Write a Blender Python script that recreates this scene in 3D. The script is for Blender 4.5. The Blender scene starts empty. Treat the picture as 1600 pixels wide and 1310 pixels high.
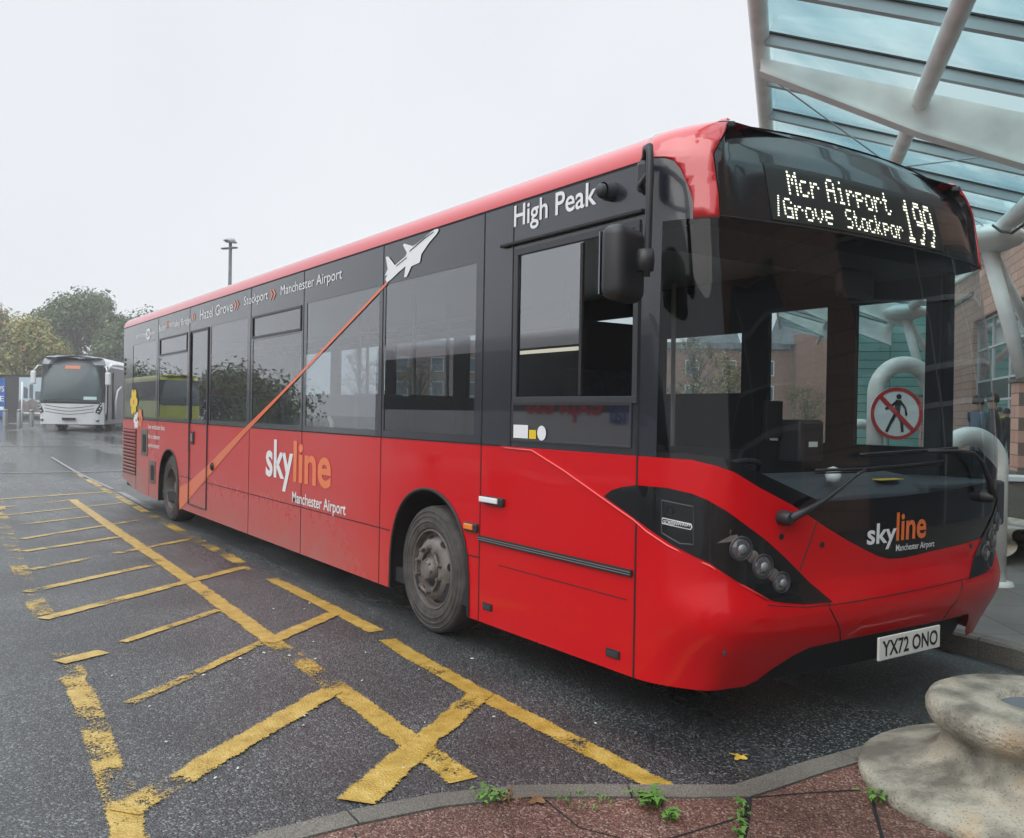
import bpy, bmesh, math, random
from mathutils import Vector, Matrix, geometry
import numpy as np
S = bpy.context.scene
COL = S.collection
# ------------------------------------------------------------------ camera, world, light
CAM = Vector((2.570, -4.095, 1.442)); YAW, PIT, ROL, FPX = math.radians(145.5), math.radians(-.41), math.radians(.99), 1401.1
FW = Vector((math.cos(PIT)*math.cos(YAW), math.cos(PIT)*math.sin(YAW), math.sin(PIT)))
_r = FW.cross(Vector((0, 0, 1))).normalized(); _u = _r.cross(FW)
RT = _r*math.cos(ROL)+_u*math.sin(ROL); UP = -_r*math.sin(ROL)+_u*math.cos(ROL)
cd = bpy.data.cameras.new('camera'); cam = bpy.data.objects.new('camera', cd); COL.objects.link(cam)
cam.matrix_world = Matrix(((RT.x, UP.x, -FW.x, CAM.x), (RT.y, UP.y, -FW.y, CAM.y), (RT.z, UP.z, -FW.z, CAM.z), (0, 0, 0, 1)))
cd.sensor_width = 36; cd.lens = FPX/1600*36; cd.clip_end = 1500; cd.clip_start = .05
S.camera = cam
SUN_EL, SUN_AZ = math.radians(46), math.radians(285)      # azimuth of the sun, world x axis = 0
w = bpy.data.worlds.new('World'); S.world = w; w.use_nodes = True
nt = w.node_tree; nt.nodes.clear(); N = nt.nodes.new; L = nt.links.new
out = N('ShaderNodeOutputWorld'); bg = N('ShaderNodeBackground'); sky = N('ShaderNodeTexSky')
sky.sky_type = 'NISHITA'; sky.sun_disc = False; sky.sun_elevation = SUN_EL; sky.sun_rotation = math.pi/2-SUN_AZ
sky.air_density = 1; sky.dust_density = 6; sky.ozone_density = 1
hs = N('ShaderNodeHueSaturation'); hs.inputs['Saturation'].default_value = .25
tc = N('ShaderNodeTexCoord'); nz = N('ShaderNodeTexNoise'); nz.inputs['Scale'].default_value = 1.6; nz.inputs['Detail'].default_value = 3
cr = N('ShaderNodeValToRGB'); cr.color_ramp.elements[0].color = (7.2, 7.5, 8.0, 1); cr.color_ramp.elements[1].color = (7.8, 8.1, 8.5, 1)
cr.color_ramp.elements[0].position = .35; cr.color_ramp.elements[1].position = .65
mx = N('ShaderNodeMix'); mx.data_type = 'RGBA'; mx.inputs[0].default_value = .93
L(tc.outputs['Generated'], nz.inputs['Vector']); L(nz.outputs['Fac'], cr.inputs['Fac'])
L(sky.outputs['Color'], hs.inputs['Color']); L(hs.outputs['Color'], mx.inputs[6]); L(cr.outputs['Color'], mx.inputs[7])
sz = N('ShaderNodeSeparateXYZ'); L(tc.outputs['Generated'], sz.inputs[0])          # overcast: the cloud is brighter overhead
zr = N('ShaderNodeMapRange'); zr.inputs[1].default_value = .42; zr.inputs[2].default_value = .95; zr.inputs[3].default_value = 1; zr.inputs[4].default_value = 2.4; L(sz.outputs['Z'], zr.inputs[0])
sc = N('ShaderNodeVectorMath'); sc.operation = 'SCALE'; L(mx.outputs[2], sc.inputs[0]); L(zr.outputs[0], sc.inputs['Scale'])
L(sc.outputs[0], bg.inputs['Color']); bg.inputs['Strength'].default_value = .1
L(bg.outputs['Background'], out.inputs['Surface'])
sd = bpy.data.lights.new('sun', 'SUN'); sd.energy = 1.2; sd.angle = math.radians(60); sd.color = (1, .97, .92)
so = bpy.data.objects.new('sun', sd); COL.objects.link(so)
so.rotation_euler = Vector((math.cos(SUN_EL)*math.cos(SUN_AZ), math.cos(SUN_EL)*math.sin(SUN_AZ), math.sin(SUN_EL))).to_track_quat('Z', 'Y').to_euler()
S.view_settings.view_transform = 'Standard'; S.view_settings.look = 'None'; S.view_settings.gamma = 1; S.view_settings.exposure = .24
S.render.engine = 'CYCLES'; S.cycles.max_bounces = 8; S.cycles.transparent_max_bounces = 24
S.cycles.volume_bounces = 1; S.cycles.caustics_reflective = False; S.cycles.caustics_refractive = False

# ------------------------------------------------------------------ helpers
def at(px, depth, z=0.):
    """ground position seen in direction px at a real distance"""
    p = CAM+FW*depth+RT*((px-800)/FPX*depth); return Vector((p.x, p.y, z))
DB = Vector((math.cos(math.radians(128.5)), math.sin(math.radians(128.5)), 0)); E2 = Vector((DB.y, -DB.x, 0))
def B(p, q, z): return Vector((CAM.x, CAM.y, 0))+DB*p+E2*q+Vector((0, 0, z))   # station frame
def tag(o, label=None, cat=None, group=None, kind=None):
    if label: o['label'] = label
    if cat: o['category'] = cat
    if group: o['group'] = group
    if kind: o['kind'] = kind
    return o
def empty(name, loc=(0, 0, 0), rz=0):
    o = bpy.data.objects.new(name, None); COL.objects.link(o); o.location = loc; o.rotation_euler = (0, 0, rz); o.empty_display_size = .2; return o
def copy_tree(o, parent=None):
    c = o.copy(); COL.objects.link(c); c.parent = parent
    for ch in list(o.children): copy_tree(ch, c)
    return c
class MB:
    def __init__(s): s.v = []; s.f = []
    def add(s, v, f):
        n = len(s.v); s.v += [tuple(a) for a in v]; s.f += [tuple(i+n for i in q) for q in f]; return s
    def box(s, c, d, rz=0, M=None):
        c = Vector(c); h = Vector(d)/2; R = Matrix.Rotation(rz, 3, 'Z') if M is None else M
        v = [c+R@Vector((x*h.x, y*h.y, z*h.z)) for x in (-1, 1) for y in (-1, 1) for z in (-1, 1)]
        return s.add(v, [(0, 1, 3, 2), (4, 6, 7, 5), (0, 4, 5, 1), (2, 3, 7, 6), (0, 2, 6, 4), (1, 5, 7, 3)])
    def tube(s, pts, r, n=10, cap=True):
        pts = [Vector(p) for p in pts]; rr = r if isinstance(r, (list, tuple)) else [r]*len(pts)
        base = len(s.v); up = None
        for i, p in enumerate(pts):
            t = (pts[min(i+1, len(pts)-1)]-pts[max(i-1, 0)]).normalized()
            if up is None: up = Vector((0, 0, 1)) if abs(t.z) < .9 else Vector((1, 0, 0))
            a = t.cross(up).normalized(); b = a.cross(t); up = b
            s.v += [tuple(p+(a*math.cos(2*math.pi*k/n)+b*math.sin(2*math.pi*k/n))*rr[i]) for k in range(n)]
        for i in range(len(pts)-1):
            for k in range(n):
                a = base+i*n; s.f.append((a+k, a+(k+1) % n, a+n+(k+1) % n, a+n+k))
        if cap:
            s.f.append(tuple(base+k for k in range(n))[::-1]); s.f.append(tuple(base+(len(pts)-1)*n+k for k in range(n)))
        return s
    def lathe(s, prof, n=32, M=None):
        M = M or Matrix.Identity(4); base = len(s.v)
        for r, z in prof: s.v += [tuple(M@Vector((r*math.cos(2*math.pi*k/n), r*math.sin(2*math.pi*k/n), z))) for k in range(n)]
        for i in range(len(prof)-1):
            for k in range(n):
                a = base+i*n; s.f.append((a+k, a+(k+1) % n, a+n+(k+1) % n, a+n+k))
        return s
    def build(s, name, mat, parent=None, smooth=False, bevel=0, angle=None):
        me = bpy.data.meshes.new(name); me.from_pydata(s.v, [], s.f); me.update()
        bm = bmesh.new(); bm.from_mesh(me); bmesh.ops.recalc_face_normals(bm, faces=bm.faces) if not smooth == 'raw' else None
        bm.to_mesh(me); bm.free()
        if smooth:
            me.shade_smooth()
            if angle: me.set_sharp_from_angle(angle=math.radians(angle))
        me.materials.append(mat); o = bpy.data.objects.new(name, me); COL.objects.link(o); o.parent = parent
        if bevel:
            m = o.modifiers.new('bevel', 'BEVEL'); m.width = bevel; m.segments = 2; m.limit_method = 'ANGLE'; m.harden_normals = False
        return o
def mat(name, col, rough=.5, metal=0, coat=0, spec=.5, vary=0, scale=5, bump=0, bscale=None, emit=None, estr=0, detail=4, col2=None, rvary=0):
    m = bpy.data.materials.new(name); m.use_nodes = True; t = m.node_tree; b = t.nodes['Principled BSDF']
    b.inputs['Base Color'].default_value = (*col, 1); b.inputs['Roughness'].default_value = rough; b.inputs['Metallic'].default_value = metal
    b.inputs['Coat Weight'].default_value = coat; b.inputs['Coat Roughness'].default_value = .03; b.inputs['Specular IOR Level'].default_value = spec
    co = t.nodes.new('ShaderNodeTexCoord')
    if vary or col2 or rvary:
        n = t.nodes.new('ShaderNodeTexNoise'); n.inputs['Scale'].default_value = scale; n.inputs['Detail'].default_value = detail; t.links.new(co.outputs['Object'], n.inputs['Vector'])
        r = t.nodes.new('ShaderNodeValToRGB'); r.color_ramp.elements[0].position = .3; r.color_ramp.elements[1].position = .7
        c2 = col2 or tuple(min(1, c*(1+vary)) for c in col); c1 = col if col2 else tuple(c*(1-vary) for c in col)
        r.color_ramp.elements[0].color = (*c1, 1); r.color_ramp.elements[1].color = (*c2, 1)
        t.links.new(n.outputs['Fac'], r.inputs['Fac']); t.links.new(r.outputs['Color'], b.inputs['Base Color'])
        if rvary:
            q = t.nodes.new('ShaderNodeMapRange'); q.inputs[3].default_value = rough-rvary; q.inputs[4].default_value = rough+rvary
            q.inputs[1].default_value = .3; q.inputs[2].default_value = .7
            t.links.new(n.outputs['Fac'], q.inputs[0]); t.links.new(q.outputs[0], b.inputs['Roughness'])
    if bump:
        n2 = t.nodes.new('ShaderNodeTexNoise'); n2.inputs['Scale'].default_value = bscale or scale*6; n2.inputs['Detail'].default_value = 5; t.links.new(co.outputs['Object'], n2.inputs['Vector'])
        bp = t.nodes.new('ShaderNodeBump'); bp.inputs['Strength'].default_value = bump; bp.inputs['Distance'].default_value = .01
        t.links.new(n2.outputs['Fac'], bp.inputs['Height']); t.links.new(bp.outputs['Normal'], b.inputs['Normal'])
    if emit: b.inputs['Emission Color'].default_value = (*emit, 1); b.inputs['Emission Strength'].default_value = estr
    return m
def glass(name, tint, rough=.0, ior=1.5, refl=1., vary=0):
    m = bpy.data.materials.new(name); m.use_nodes = True; t = m.node_tree; t.nodes.clear()
    o = t.nodes.new('ShaderNodeOutputMaterial'); tr = t.nodes.new('ShaderNodeBsdfTransparent'); g = t.nodes.new('ShaderNodeBsdfGlossy')
    f = t.nodes.new('ShaderNodeFresnel'); mxx = t.nodes.new('ShaderNodeMixShader'); tr.inputs[0].default_value = (*tint, 1)
    g.inputs['Roughness'].default_value = rough; g.inputs[0].default_value = (refl, refl, refl, 1); f.inputs[0].default_value = ior
    ge = t.nodes.new('ShaderNodeNewGeometry'); ma = t.nodes.new('ShaderNodeMath'); ma.operation = 'MULTIPLY'; 
    # fresnel computed for both sides of the thin sheet: the ior flips on the back
    iv = t.nodes.new('ShaderNodeMapRange'); iv.inputs[3].default_value = ior; iv.inputs[4].default_value = 1/ior
    t.links.new(ge.outputs['Backfacing'], iv.inputs[0]); t.links.new(iv.outputs[0], f.inputs[0])
    ma.inputs[1].default_value = 1.; t.links.new(f.outputs[0], ma.inputs[0])
    if vary:
        co = t.nodes.new('ShaderNodeTexCoord'); n = t.nodes.new('ShaderNodeTexNoise'); n.inputs['Scale'].default_value = vary; n.inputs['Detail'].default_value = 6
        mp = t.nodes.new('ShaderNodeMapping'); mp.inputs['Rotation'].default_value = (0, 0, math.radians(-38.5)); mp.inputs['Scale'].default_value = (.5, .18, .3); t.links.new(co.outputs['Object'], mp.inputs[0]); t.links.new(mp.outputs[0], n.inputs['Vector'])
        r = t.nodes.new('ShaderNodeValToRGB'); r.color_ramp.elements[0].color = (*[c*k_ for c, k_ in zip(tint, (.66, .80, .84))], 1); r.color_ramp.elements[1].color = (*[min(1, c*1.1) for c in tint], 1)
        r.color_ramp.elements[0].position = .32; r.color_ramp.elements[1].position = .62
        t.links.new(n.outputs['Fac'], r.inputs['Fac']); t.links.new(r.outputs[0], tr.inputs[0])
    t.links.new(ma.outputs[0], mxx.inputs[0]); t.links.new(tr.outputs[0], mxx.inputs[1]); t.links.new(g.outputs[0], mxx.inputs[2]); t.links.new(mxx.outputs[0], o.inputs[0])
    return m

# ------------------------------------------------------------------ materials
def aggregate(name, cols, scale, rough0, rough1, bump, wetscale=.35, wetpos=(.45, .6), stain=None, stretch=None):
    """stony surface: voronoi chips in several greys, large damp patches that lower the roughness"""
    m = bpy.data.materials.new(name); m.use_nodes = True; t = m.node_tree; b = t.nodes['Principled BSDF']; n = t.nodes.new; l = t.links.new
    co = n('ShaderNodeTexCoord'); v = n('ShaderNodeTexVoronoi'); v.inputs['Scale'].default_value = scale; v.inputs['Randomness'].default_value = 1
    l(co.outputs['Object'], v.inputs['Vector'])
    sp = n('ShaderNodeSeparateColor'); l(v.outputs['Color'], sp.inputs[0])
    r = n('ShaderNodeValToRGB'); r.color_ramp.interpolation = 'LINEAR'
    for i, (p, c) in enumerate(cols):
        e = r.color_ramp.elements[i] if i < 2 else r.color_ramp.elements.new(p)
        e.position = p; e.color = (*c, 1)
    l(sp.outputs[0], r.inputs[0])
    big = n('ShaderNodeTexNoise'); big.inputs['Scale'].default_value = wetscale; big.inputs['Detail'].default_value = 7; big.inputs['Roughness'].default_value = .6; l(co.outputs['Object'], big.inputs['Vector'])
    if stretch:
        mp = n('ShaderNodeMapping'); mp.inputs['Scale'].default_value = stretch; l(co.outputs['Object'], mp.inputs[0]); l(mp.outputs[0], big.inputs['Vector'])
    bigf = big.outputs['Fac']
    if stretch:                                  # the yard drains to the left lane and the far side: more standing damp there
        sx_ = n('ShaderNodeSeparateXYZ'); l(co.outputs['Object'], sx_.inputs[0])
        for ax, v0_, v1_, am in (('Y', -3.15, -3.9, .13), ('X', -9, -20, .15)):
            g1 = n('ShaderNodeMapRange'); g1.inputs[1].default_value = v0_; g1.inputs[2].default_value = v1_; g1.inputs[3].default_value = 0; g1.inputs[4].default_value = am; l(sx_.outputs[ax], g1.inputs[0])
            ad = n('ShaderNodeMath'); ad.operation = 'ADD'; l(bigf, ad.inputs[0]); l(g1.outputs[0], ad.inputs[1]); bigf = ad.outputs[0]
    mr = n('ShaderNodeMapRange'); mr.inputs[1].default_value = wetpos[0]; mr.inputs[2].default_value = wetpos[1]; mr.inputs[3].default_value = rough1; mr.inputs[4].default_value = rough0
    l(bigf, mr.inputs[0]); l(mr.outputs[0], b.inputs['Roughness'])
    mm = n('ShaderNodeMix'); mm.data_type = 'RGBA'; mm.blend_type = 'MULTIPLY'; mm.inputs[0].default_value = 1
    r2 = n('ShaderNodeValToRGB'); r2.color_ramp.elements[0].color = (.62, .62, .62, 1) if not stain else (*stain, 1); r2.color_ramp.elements[1].color = (1.1, 1.1, 1.1, 1)
    r2.color_ramp.elements[0].position = .36; r2.color_ramp.elements[1].position = .62
    b2 = n('ShaderNodeTexNoise'); b2.inputs['Scale'].default_value = 1.1; b2.inputs['Detail'].default_value = 8; l(co.outputs['Object'], b2.inputs['Vector']); l(b2.outputs['Fac'], r2.inputs[0])
    l(r.outputs[0], mm.inputs[6]); l(r2.outputs[0], mm.inputs[7]); l(mm.outputs[2], b.inputs['Base Color'])
    bp = n('ShaderNodeBump'); bp.inputs['Strength'].default_value = bump; bp.inputs['Distance'].default_value = .006
    l(v.outputs['Distance'], bp.inputs['Height']); bp.invert = True; l(bp.outputs['Normal'], b.inputs['Normal'])
    if stretch:
        ms = n('ShaderNodeMapRange'); ms.inputs[1].default_value = wetpos[0]; ms.inputs[2].default_value = wetpos[1]; ms.inputs[3].default_value = bump; ms.inputs[4].default_value = bump*.12; b.inputs['Specular IOR Level'].default_value = .75; l(bigf, ms.inputs[0]); l(ms.outputs[0], bp.inputs['Strength'])
    return m
M = {}
M['asphalt'] = aggregate('asphalt', [(0, (.013, .0155, .0165)), (.55, (.036, .042, .045)), (.84, (.078, .087, .09)), (.97, (.22, .235, .23))], 125, .10, .42, .9, wetscale=.8, wetpos=(.47, .64), stretch=(.13, .8, 1))
M['redpave'] = aggregate('red_chip_paving', [(0, (.05, .024, .018)), (.5, (.145, .068, .050)), (.85, (.23, .125, .095)), (.97, (.38, .28, .23))], 150, .45, .7, .6, stain=(.5, .45, .42))
M['kerb'] = aggregate('granite_kerb', [(0, (.085, .08, .068)), (.5, (.135, .125, .105)), (.9, (.20, .19, .165))], 260, .5, .8, .3)
M['concrete'] = None
def slabs():
    m = bpy.data.materials.new('grey_slabs'); m.use_nodes = True; t = m.node_tree; b = t.nodes['Principled BSDF']; n = t.nodes.new; l = t.links.new
    co = n('ShaderNodeTexCoord'); mp = n('ShaderNodeMapping'); mp.inputs['Rotation'].default_value = (0, 0, math.radians(38.5)); l(co.outputs['Object'], mp.inputs[0])
    br = n('ShaderNodeTexBrick'); br.inputs['Scale'].default_value = 1; br.inputs['Brick Width'].default_value = .6; br.inputs['Row Height'].default_value = .6; br.inputs['Mortar Size'].default_value = .006
    br.inputs['Color1'].default_value = (.17, .155, .14, 1); br.inputs['Color2'].default_value = (.22, .195, .18, 1); br.inputs['Mortar'].default_value = (.05, .048, .045, 1)
    l(mp.outputs[0], br.inputs['Vector'])
    nz = n('ShaderNodeTexNoise'); nz.inputs['Scale'].default_value = 2.5; nz.inputs['Detail'].default_value = 8; l(co.outputs['Object'], nz.inputs['Vector'])
    mm = n('ShaderNodeMix'); mm.data_type = 'RGBA'; mm.blend_type = 'MULTIPLY'; mm.inputs[0].default_value = .7
    l(br.outputs['Color'], mm.inputs[6]); l(nz.outputs['Fac'], mm.inputs[7]); l(mm.outputs[2], b.inputs['Base Color']); b.inputs['Roughness'].default_value = .5
    return m
M['slabs'] = slabs()
def blocks(name, c1, c2, mort, w_, h_, axis, rot=0, ms=.012, bump=.5):
    m = bpy.data.materials.new(name); m.use_nodes = True; t = m.node_tree; b = t.nodes['Principled BSDF']; n = t.nodes.new; l = t.links.new
    co = n('ShaderNodeTexCoord'); sp = n('ShaderNodeSeparateXYZ'); cb = n('ShaderNodeCombineXYZ'); l(co.outputs['Object'], sp.inputs[0])
    ad = n('ShaderNodeMath'); ad.operation = 'ADD'; l(sp.outputs['X'], ad.inputs[0]); l(sp.outputs['Y'], ad.inputs[1])
    l(ad.outputs[0] if axis == 'XY' else sp.outputs[axis], cb.inputs[0]); l(sp.outputs['Z'], cb.inputs[1])
    br = n('ShaderNodeTexBrick'); br.offset = 0 if 'teal' in name else .5; br.inputs['Scale'].default_value = 1; br.inputs['Brick Width'].default_value = w_; br.inputs['Row Height'].default_value = h_; br.inputs['Mortar Size'].default_value = ms
    br.inputs['Color1'].default_value = (*c1, 1); br.inputs['Color2'].default_value = (*c2, 1); br.inputs['Mortar'].default_value = (*mort, 1)
    l(cb.outputs[0], br.inputs['Vector'])
    nz = n('ShaderNodeTexNoise'); nz.inputs['Scale'].default_value = 1.2; nz.inputs['Detail'].default_value = 8; l(co.outputs['Object'], nz.inputs['Vector'])
    r = n('ShaderNodeMapRange'); r.inputs[3].default_value = .75; r.inputs[4].default_value = 1.2; l(nz.outputs['Fac'], r.inputs[0])
    mm = n('ShaderNodeMix'); mm.data_type = 'RGBA'; mm.blend_type = 'MULTIPLY'; mm.inputs[0].default_value = 1
    l(br.outputs['Color'], mm.inputs[6]); l(r.outputs[0], mm.inputs[7]); l(mm.outputs[2], b.inputs['Base Color']); b.inputs['Roughness'].default_value = .75
    bp = n('ShaderNodeBump'); bp.inputs['Strength'].default_value = bump; bp.inputs['Distance'].default_value = .01; bp.invert = True
    l(br.outputs['Fac'], bp.inputs['Height']); l(bp.outputs['Normal'], b.inputs['Normal'])
    return m
M['stone'] = blocks('pink_stone_blocks', (.44, .24, .18), (.54, .32, .245), (.15, .10, .08), .75, .28, 'X')
M['brick'] = blocks('red_brick', (.22, .075, .05), (.29, .11, .075), (.2, .15, .12), .225, .075, 'X', bump=.2)
M['teal_panel'] = blocks('teal_glass_panels', (.14, .34, .31), (.19, .42, .38), (.02, .05, .05), 1.6, .42, 'X', ms=.02)
def yellow_paint():
    m = bpy.data.materials.new('worn_yellow_paint'); m.use_nodes = True; t = m.node_tree; b = t.nodes['Principled BSDF']; n = t.nodes.new; l = t.links.new
    co = n('ShaderNodeTexCoord'); uv = n('ShaderNodeUVMap'); sp = n('ShaderNodeSeparateXYZ'); l(uv.outputs[0], sp.inputs[0])
    def M_(op, a, bb=None, c=None):
        q = n('ShaderNodeMath'); q.operation = op
        for i, v in enumerate((a, bb, c)):
            if v is None: continue
            if isinstance(v, (int, float)): q.inputs[i].default_value = v
            else: l(v, q.inputs[i])
        return q.outputs[0]
    def noise(sc, det, rough=.6):
        q = n('ShaderNodeTexNoise'); q.inputs['Scale'].default_value = sc; q.inputs['Detail'].default_value = det; q.inputs['Roughness'].default_value = rough; l(co.outputs['Object'], q.inputs['Vector']); return q.outputs['Fac']
    av = M_('ABSOLUTE', M_('SUBTRACT', sp.outputs['Y'], .5))               # 0 centre .5 edge
    edge = M_('ADD', M_('MULTIPLY', av, 2), M_('ADD', M_('MULTIPLY', M_('SUBTRACT', noise(7, 3), .5), .7), M_('MULTIPLY', M_('SUBTRACT', noise(70, 6, .8), .5), 1.1)))
    inside = M_('LESS_THAN', edge, .84)
    wearv = M_('ADD', noise(2.6, 5, .6), M_('MULTIPLY', M_('SUBTRACT', noise(75, 5, .8), .5), .75))
    wear = M_('GREATER_THAN', wearv, sp.outputs['Z'])
    # wear threshold comes from the vertex attribute "wear"
    at_ = n('ShaderNodeAttribute'); at_.attribute_name = 'wear'
    wear = M_('GREATER_THAN', wearv, at_.outputs['Fac'])
    al = M_('MULTIPLY', inside, wear)
    r = n('ShaderNodeValToRGB'); r.color_ramp.elements[0].position = .3; r.color_ramp.elements[1].position = .68
    r.color_ramp.elements[0].color = (.30, .19, .03, 1); r.color_ramp.elements[1].color = (.58, .43, .13, 1); e = r.color_ramp.elements.new(.5); e.color = (.46, .31, .06, 1)
    l(noise(9, 8, .7), r.inputs[0])
    v = n('ShaderNodeTexVoronoi'); v.inputs['Scale'].default_value = 95; l(co.outputs['Object'], v.inputs['Vector'])
    bp = n('ShaderNodeBump'); bp.inputs['Strength'].default_value = .55; bp.inputs['Distance'].default_value = .005; bp.invert = True; l(v.outputs['Distance'], bp.inputs['Height']); l(bp.outputs['Normal'], b.inputs['Normal'])
    l(r.outputs[0], b.inputs['Base Color']); b.inputs['Roughness'].default_value = .33; l(al, b.inputs['Alpha'])
    return m
M['yellow'] = yellow_paint()
def concrete():
    m = mat('weathered_concrete', (.245, .23, .185), .78, vary=.5, scale=6, bump=1., bscale=70, detail=14)
    t = m.node_tree; b = t.nodes['Principled BSDF']; n = t.nodes.new; l = t.links.new; co = n('ShaderNodeTexCoord')
    for q_ in t.nodes:
        if q_.type == 'VALTORGB': q_.color_ramp.elements[0].position = .38; q_.color_ramp.elements[1].position = .62
    v = n('ShaderNodeTexVoronoi'); v.inputs['Scale'].default_value = 80; l(co.outputs['Object'], v.inputs['Vector'])
    r = n('ShaderNodeValToRGB'); r.color_ramp.elements[0].position = .10; r.color_ramp.elements[1].position = .30; r.color_ramp.elements[0].color = (.35, .33, .3, 1); r.color_ramp.elements[1].color = (1, 1, 1, 1); l(v.outputs['Distance'], r.inputs[0])
    nz = n('ShaderNodeTexNoise'); nz.inputs['Scale'].default_value = 3.2; nz.inputs['Detail'].default_value = 6; l(co.outputs['Object'], nz.inputs['Vector'])
    r3 = n('ShaderNodeValToRGB'); r3.color_ramp.elements[0].position = .57; r3.color_ramp.elements[1].position = .72; r3.color_ramp.elements[0].color = (1, 1, 1, 1); r3.color_ramp.elements[1].color = (1.05, .78, .55, 1); l(nz.outputs['Fac'], r3.inputs[0])
    src = b.inputs['Base Color'].links[0].from_socket
    a = n('ShaderNodeMix'); a.data_type = 'RGBA'; a.blend_type = 'MULTIPLY'; a.inputs[0].default_value = .8; l(src, a.inputs[6]); l(r.outputs[0], a.inputs[7])
    c = n('ShaderNodeMix'); c.data_type = 'RGBA'; c.blend_type = 'MULTIPLY'; c.inputs[0].default_value = 1; l(a.outputs[2], c.inputs[6]); l(r3.outputs[0], c.inputs[7]); l(c.outputs[2], b.inputs['Base Color'])
    return m
M['concrete'] = concrete()
def red_paint():
    m = mat('red_bus_paint', (.60, .006, .012), .42, coat=.55, spec=.12)
    t = m.node_tree; b = t.nodes['Principled BSDF']; n = t.nodes.new; l = t.links.new; b.inputs['Coat Roughness'].default_value = .06
    co = n('ShaderNodeTexCoord'); sp = n('ShaderNodeSeparateXYZ'); l(co.outputs['Object'], sp.inputs[0])
    def mr(src, a, b_, c=0, d=1):
        q = n('ShaderNodeMapRange'); q.inputs[1].default_value = a; q.inputs[2].default_value = b_; q.inputs[3].default_value = c; q.inputs[4].default_value = d; l(src, q.inputs[0]); return q.outputs[0]
    def mu(a, b_, op='MULTIPLY'):
        q = n('ShaderNodeMath'); q.operation = op
        for i, v in enumerate((a, b_)):
            if isinstance(v, (int, float)): q.inputs[i].default_value = v
            else: l(v, q.inputs[i])
        return q.outputs[0]
    nz = n('ShaderNodeTexNoise'); nz.inputs['Scale'].default_value = 9; nz.inputs['Detail'].default_value = 9; nz.inputs['Roughness'].default_value = .75; l(co.outputs['Object'], nz.inputs['Vector'])
    low = mr(sp.outputs['Z'], .85, .2); back = mr(sp.outputs['X'], -2.5, -4.2)        # road film low behind the front wheel; back also carries a painted sky sheen
    rear = mr(sp.outputs['X'], -9.6, -11.8, 0, .9)
    hi = mr(sp.outputs['Z'], 1.4, .9)
    d = mu(mu(mu(low, back), .50), mu(rear, mu(hi, .75)), 'ADD')
    d = mu(d, mr(nz.outputs['Fac'], .3, .65, .35, 1.2)); 
    base = mu(back, .20); d = mu(d, base, 'ADD')  # even paling towards the rear: grazing sky reflection put into the colour
    mm = n('ShaderNodeMix'); mm.data_type = 'RGBA'; mm.clamp_factor = True; l(d, mm.inputs[0]); mm.inputs[6].default_value = (.56, .002, .006, 1); mm.inputs[7].default_value = (.34, .19, .17, 1); l(mm.outputs[2], b.inputs['Base Color'])
    wv = n('ShaderNodeTexNoise'); wv.inputs['Scale'].default_value = 1.7; wv.inputs['Detail'].default_value = 1.5; l(co.outputs['Object'], wv.inputs['Vector'])
    bw = n('ShaderNodeBump'); bw.inputs['Strength'].default_value = .35; bw.inputs['Distance'].default_value = .02; l(wv.outputs['Fac'], bw.inputs['Height']); l(bw.outputs['Normal'], b.inputs['Coat Normal'])
    l(mr(d, 0, .5, .06, .35), b.inputs['Coat Roughness']); l(mr(d, 0, .4, .4, .6), b.inputs['Roughness'])
    return m
M['red'] = red_paint()
M['redline'] = mat('red_highlight', (.75, .03, .03), .25, coat=1)  # lighter red: the crease highlight is put into the colour
M['dome'] = mat('dome_black', (.008, .009, .012), .16, coat=.45, spec=.35)
M['redroof'] = mat('roof_red_sheen', (.56, .016, .024), .35, coat=1, spec=.5); M['redroof'].node_tree.nodes['Principled BSDF'].inputs['Coat IOR'].default_value = 1.62  # pinker than the body red: white sky reflection partly put into the colour
M['cabglass'] = mat('dark_cab_glass', (.012, .013, .016), .04, coat=1); M['cabglass'].node_tree.nodes['Principled BSDF'].inputs['Coat IOR'].default_value = 2.3
M['black'] = mat('gloss_black', (.006, .0065, .008), .14, coat=.55, spec=.25)
M['sidegrey'] = mat('anthracite_vinyl', (.016, .019, .027), .26, coat=.7, spec=.6)
M['rubber'] = mat('rubber', (.012, .012, .013), .6)
M['gap'] = mat('dark_gap', (.004, .004, .005), .7)
M['plastic'] = mat('black_plastic', (.02, .021, .024), .42, bump=.1, bscale=300)
M['trim'] = mat('grey_frame', (.035, .038, .045), .4)
M['tyre'] = mat('dusty_tyre', (.06, .055, .052), .85, vary=.35, scale=14, bump=.4, bscale=60)
M['rim'] = mat('dirty_steel', (.16, .14, .13), .6, metal=.3, vary=.35, scale=12, bump=.2)
M['wht'] = mat('white_vinyl', (.75, .77, .78), .4)
M['org'] = mat('orange_vinyl', (.78, .17, .035), .35, coat=.5)
M['stripe'] = mat('orange_stripe', (.72, .13, .03), .35, coat=.5)
M['yel'] = mat('yellow_vinyl', (.75, .52, .02), .4)
M['plate'] = mat('plate_white', (.72, .72, .68), .35)
M['ink'] = mat('black_ink', (.01, .01, .01), .5)
M['led'] = mat('led_white', (.6, .6, .5), .5, emit=(.95, .97, .78), estr=1.35)
M['lens'] = mat('lamp_lens', (.17, .18, .20), .08, coat=1, metal=.75)
M['amber'] = mat('amber_lens', (.8, .22, .01), .2, coat=1)
M['glass_side'] = glass('tinted_glass', (.74, .77, .80), ior=2.15)
M['glass_cab'] = glass('cab_window_glass', (.6, .63, .66), ior=2.9)
M['glass_wind'] = glass('clear_glass', (.84, .89, .90), ior=1.4)
M['glass_clear'] = glass('near_glass', (.80, .85, .85), ior=1.45)
M['seat'] = mat('seat_moquette', (.018, .02, .03), .9, vary=.4, scale=30)
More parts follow.
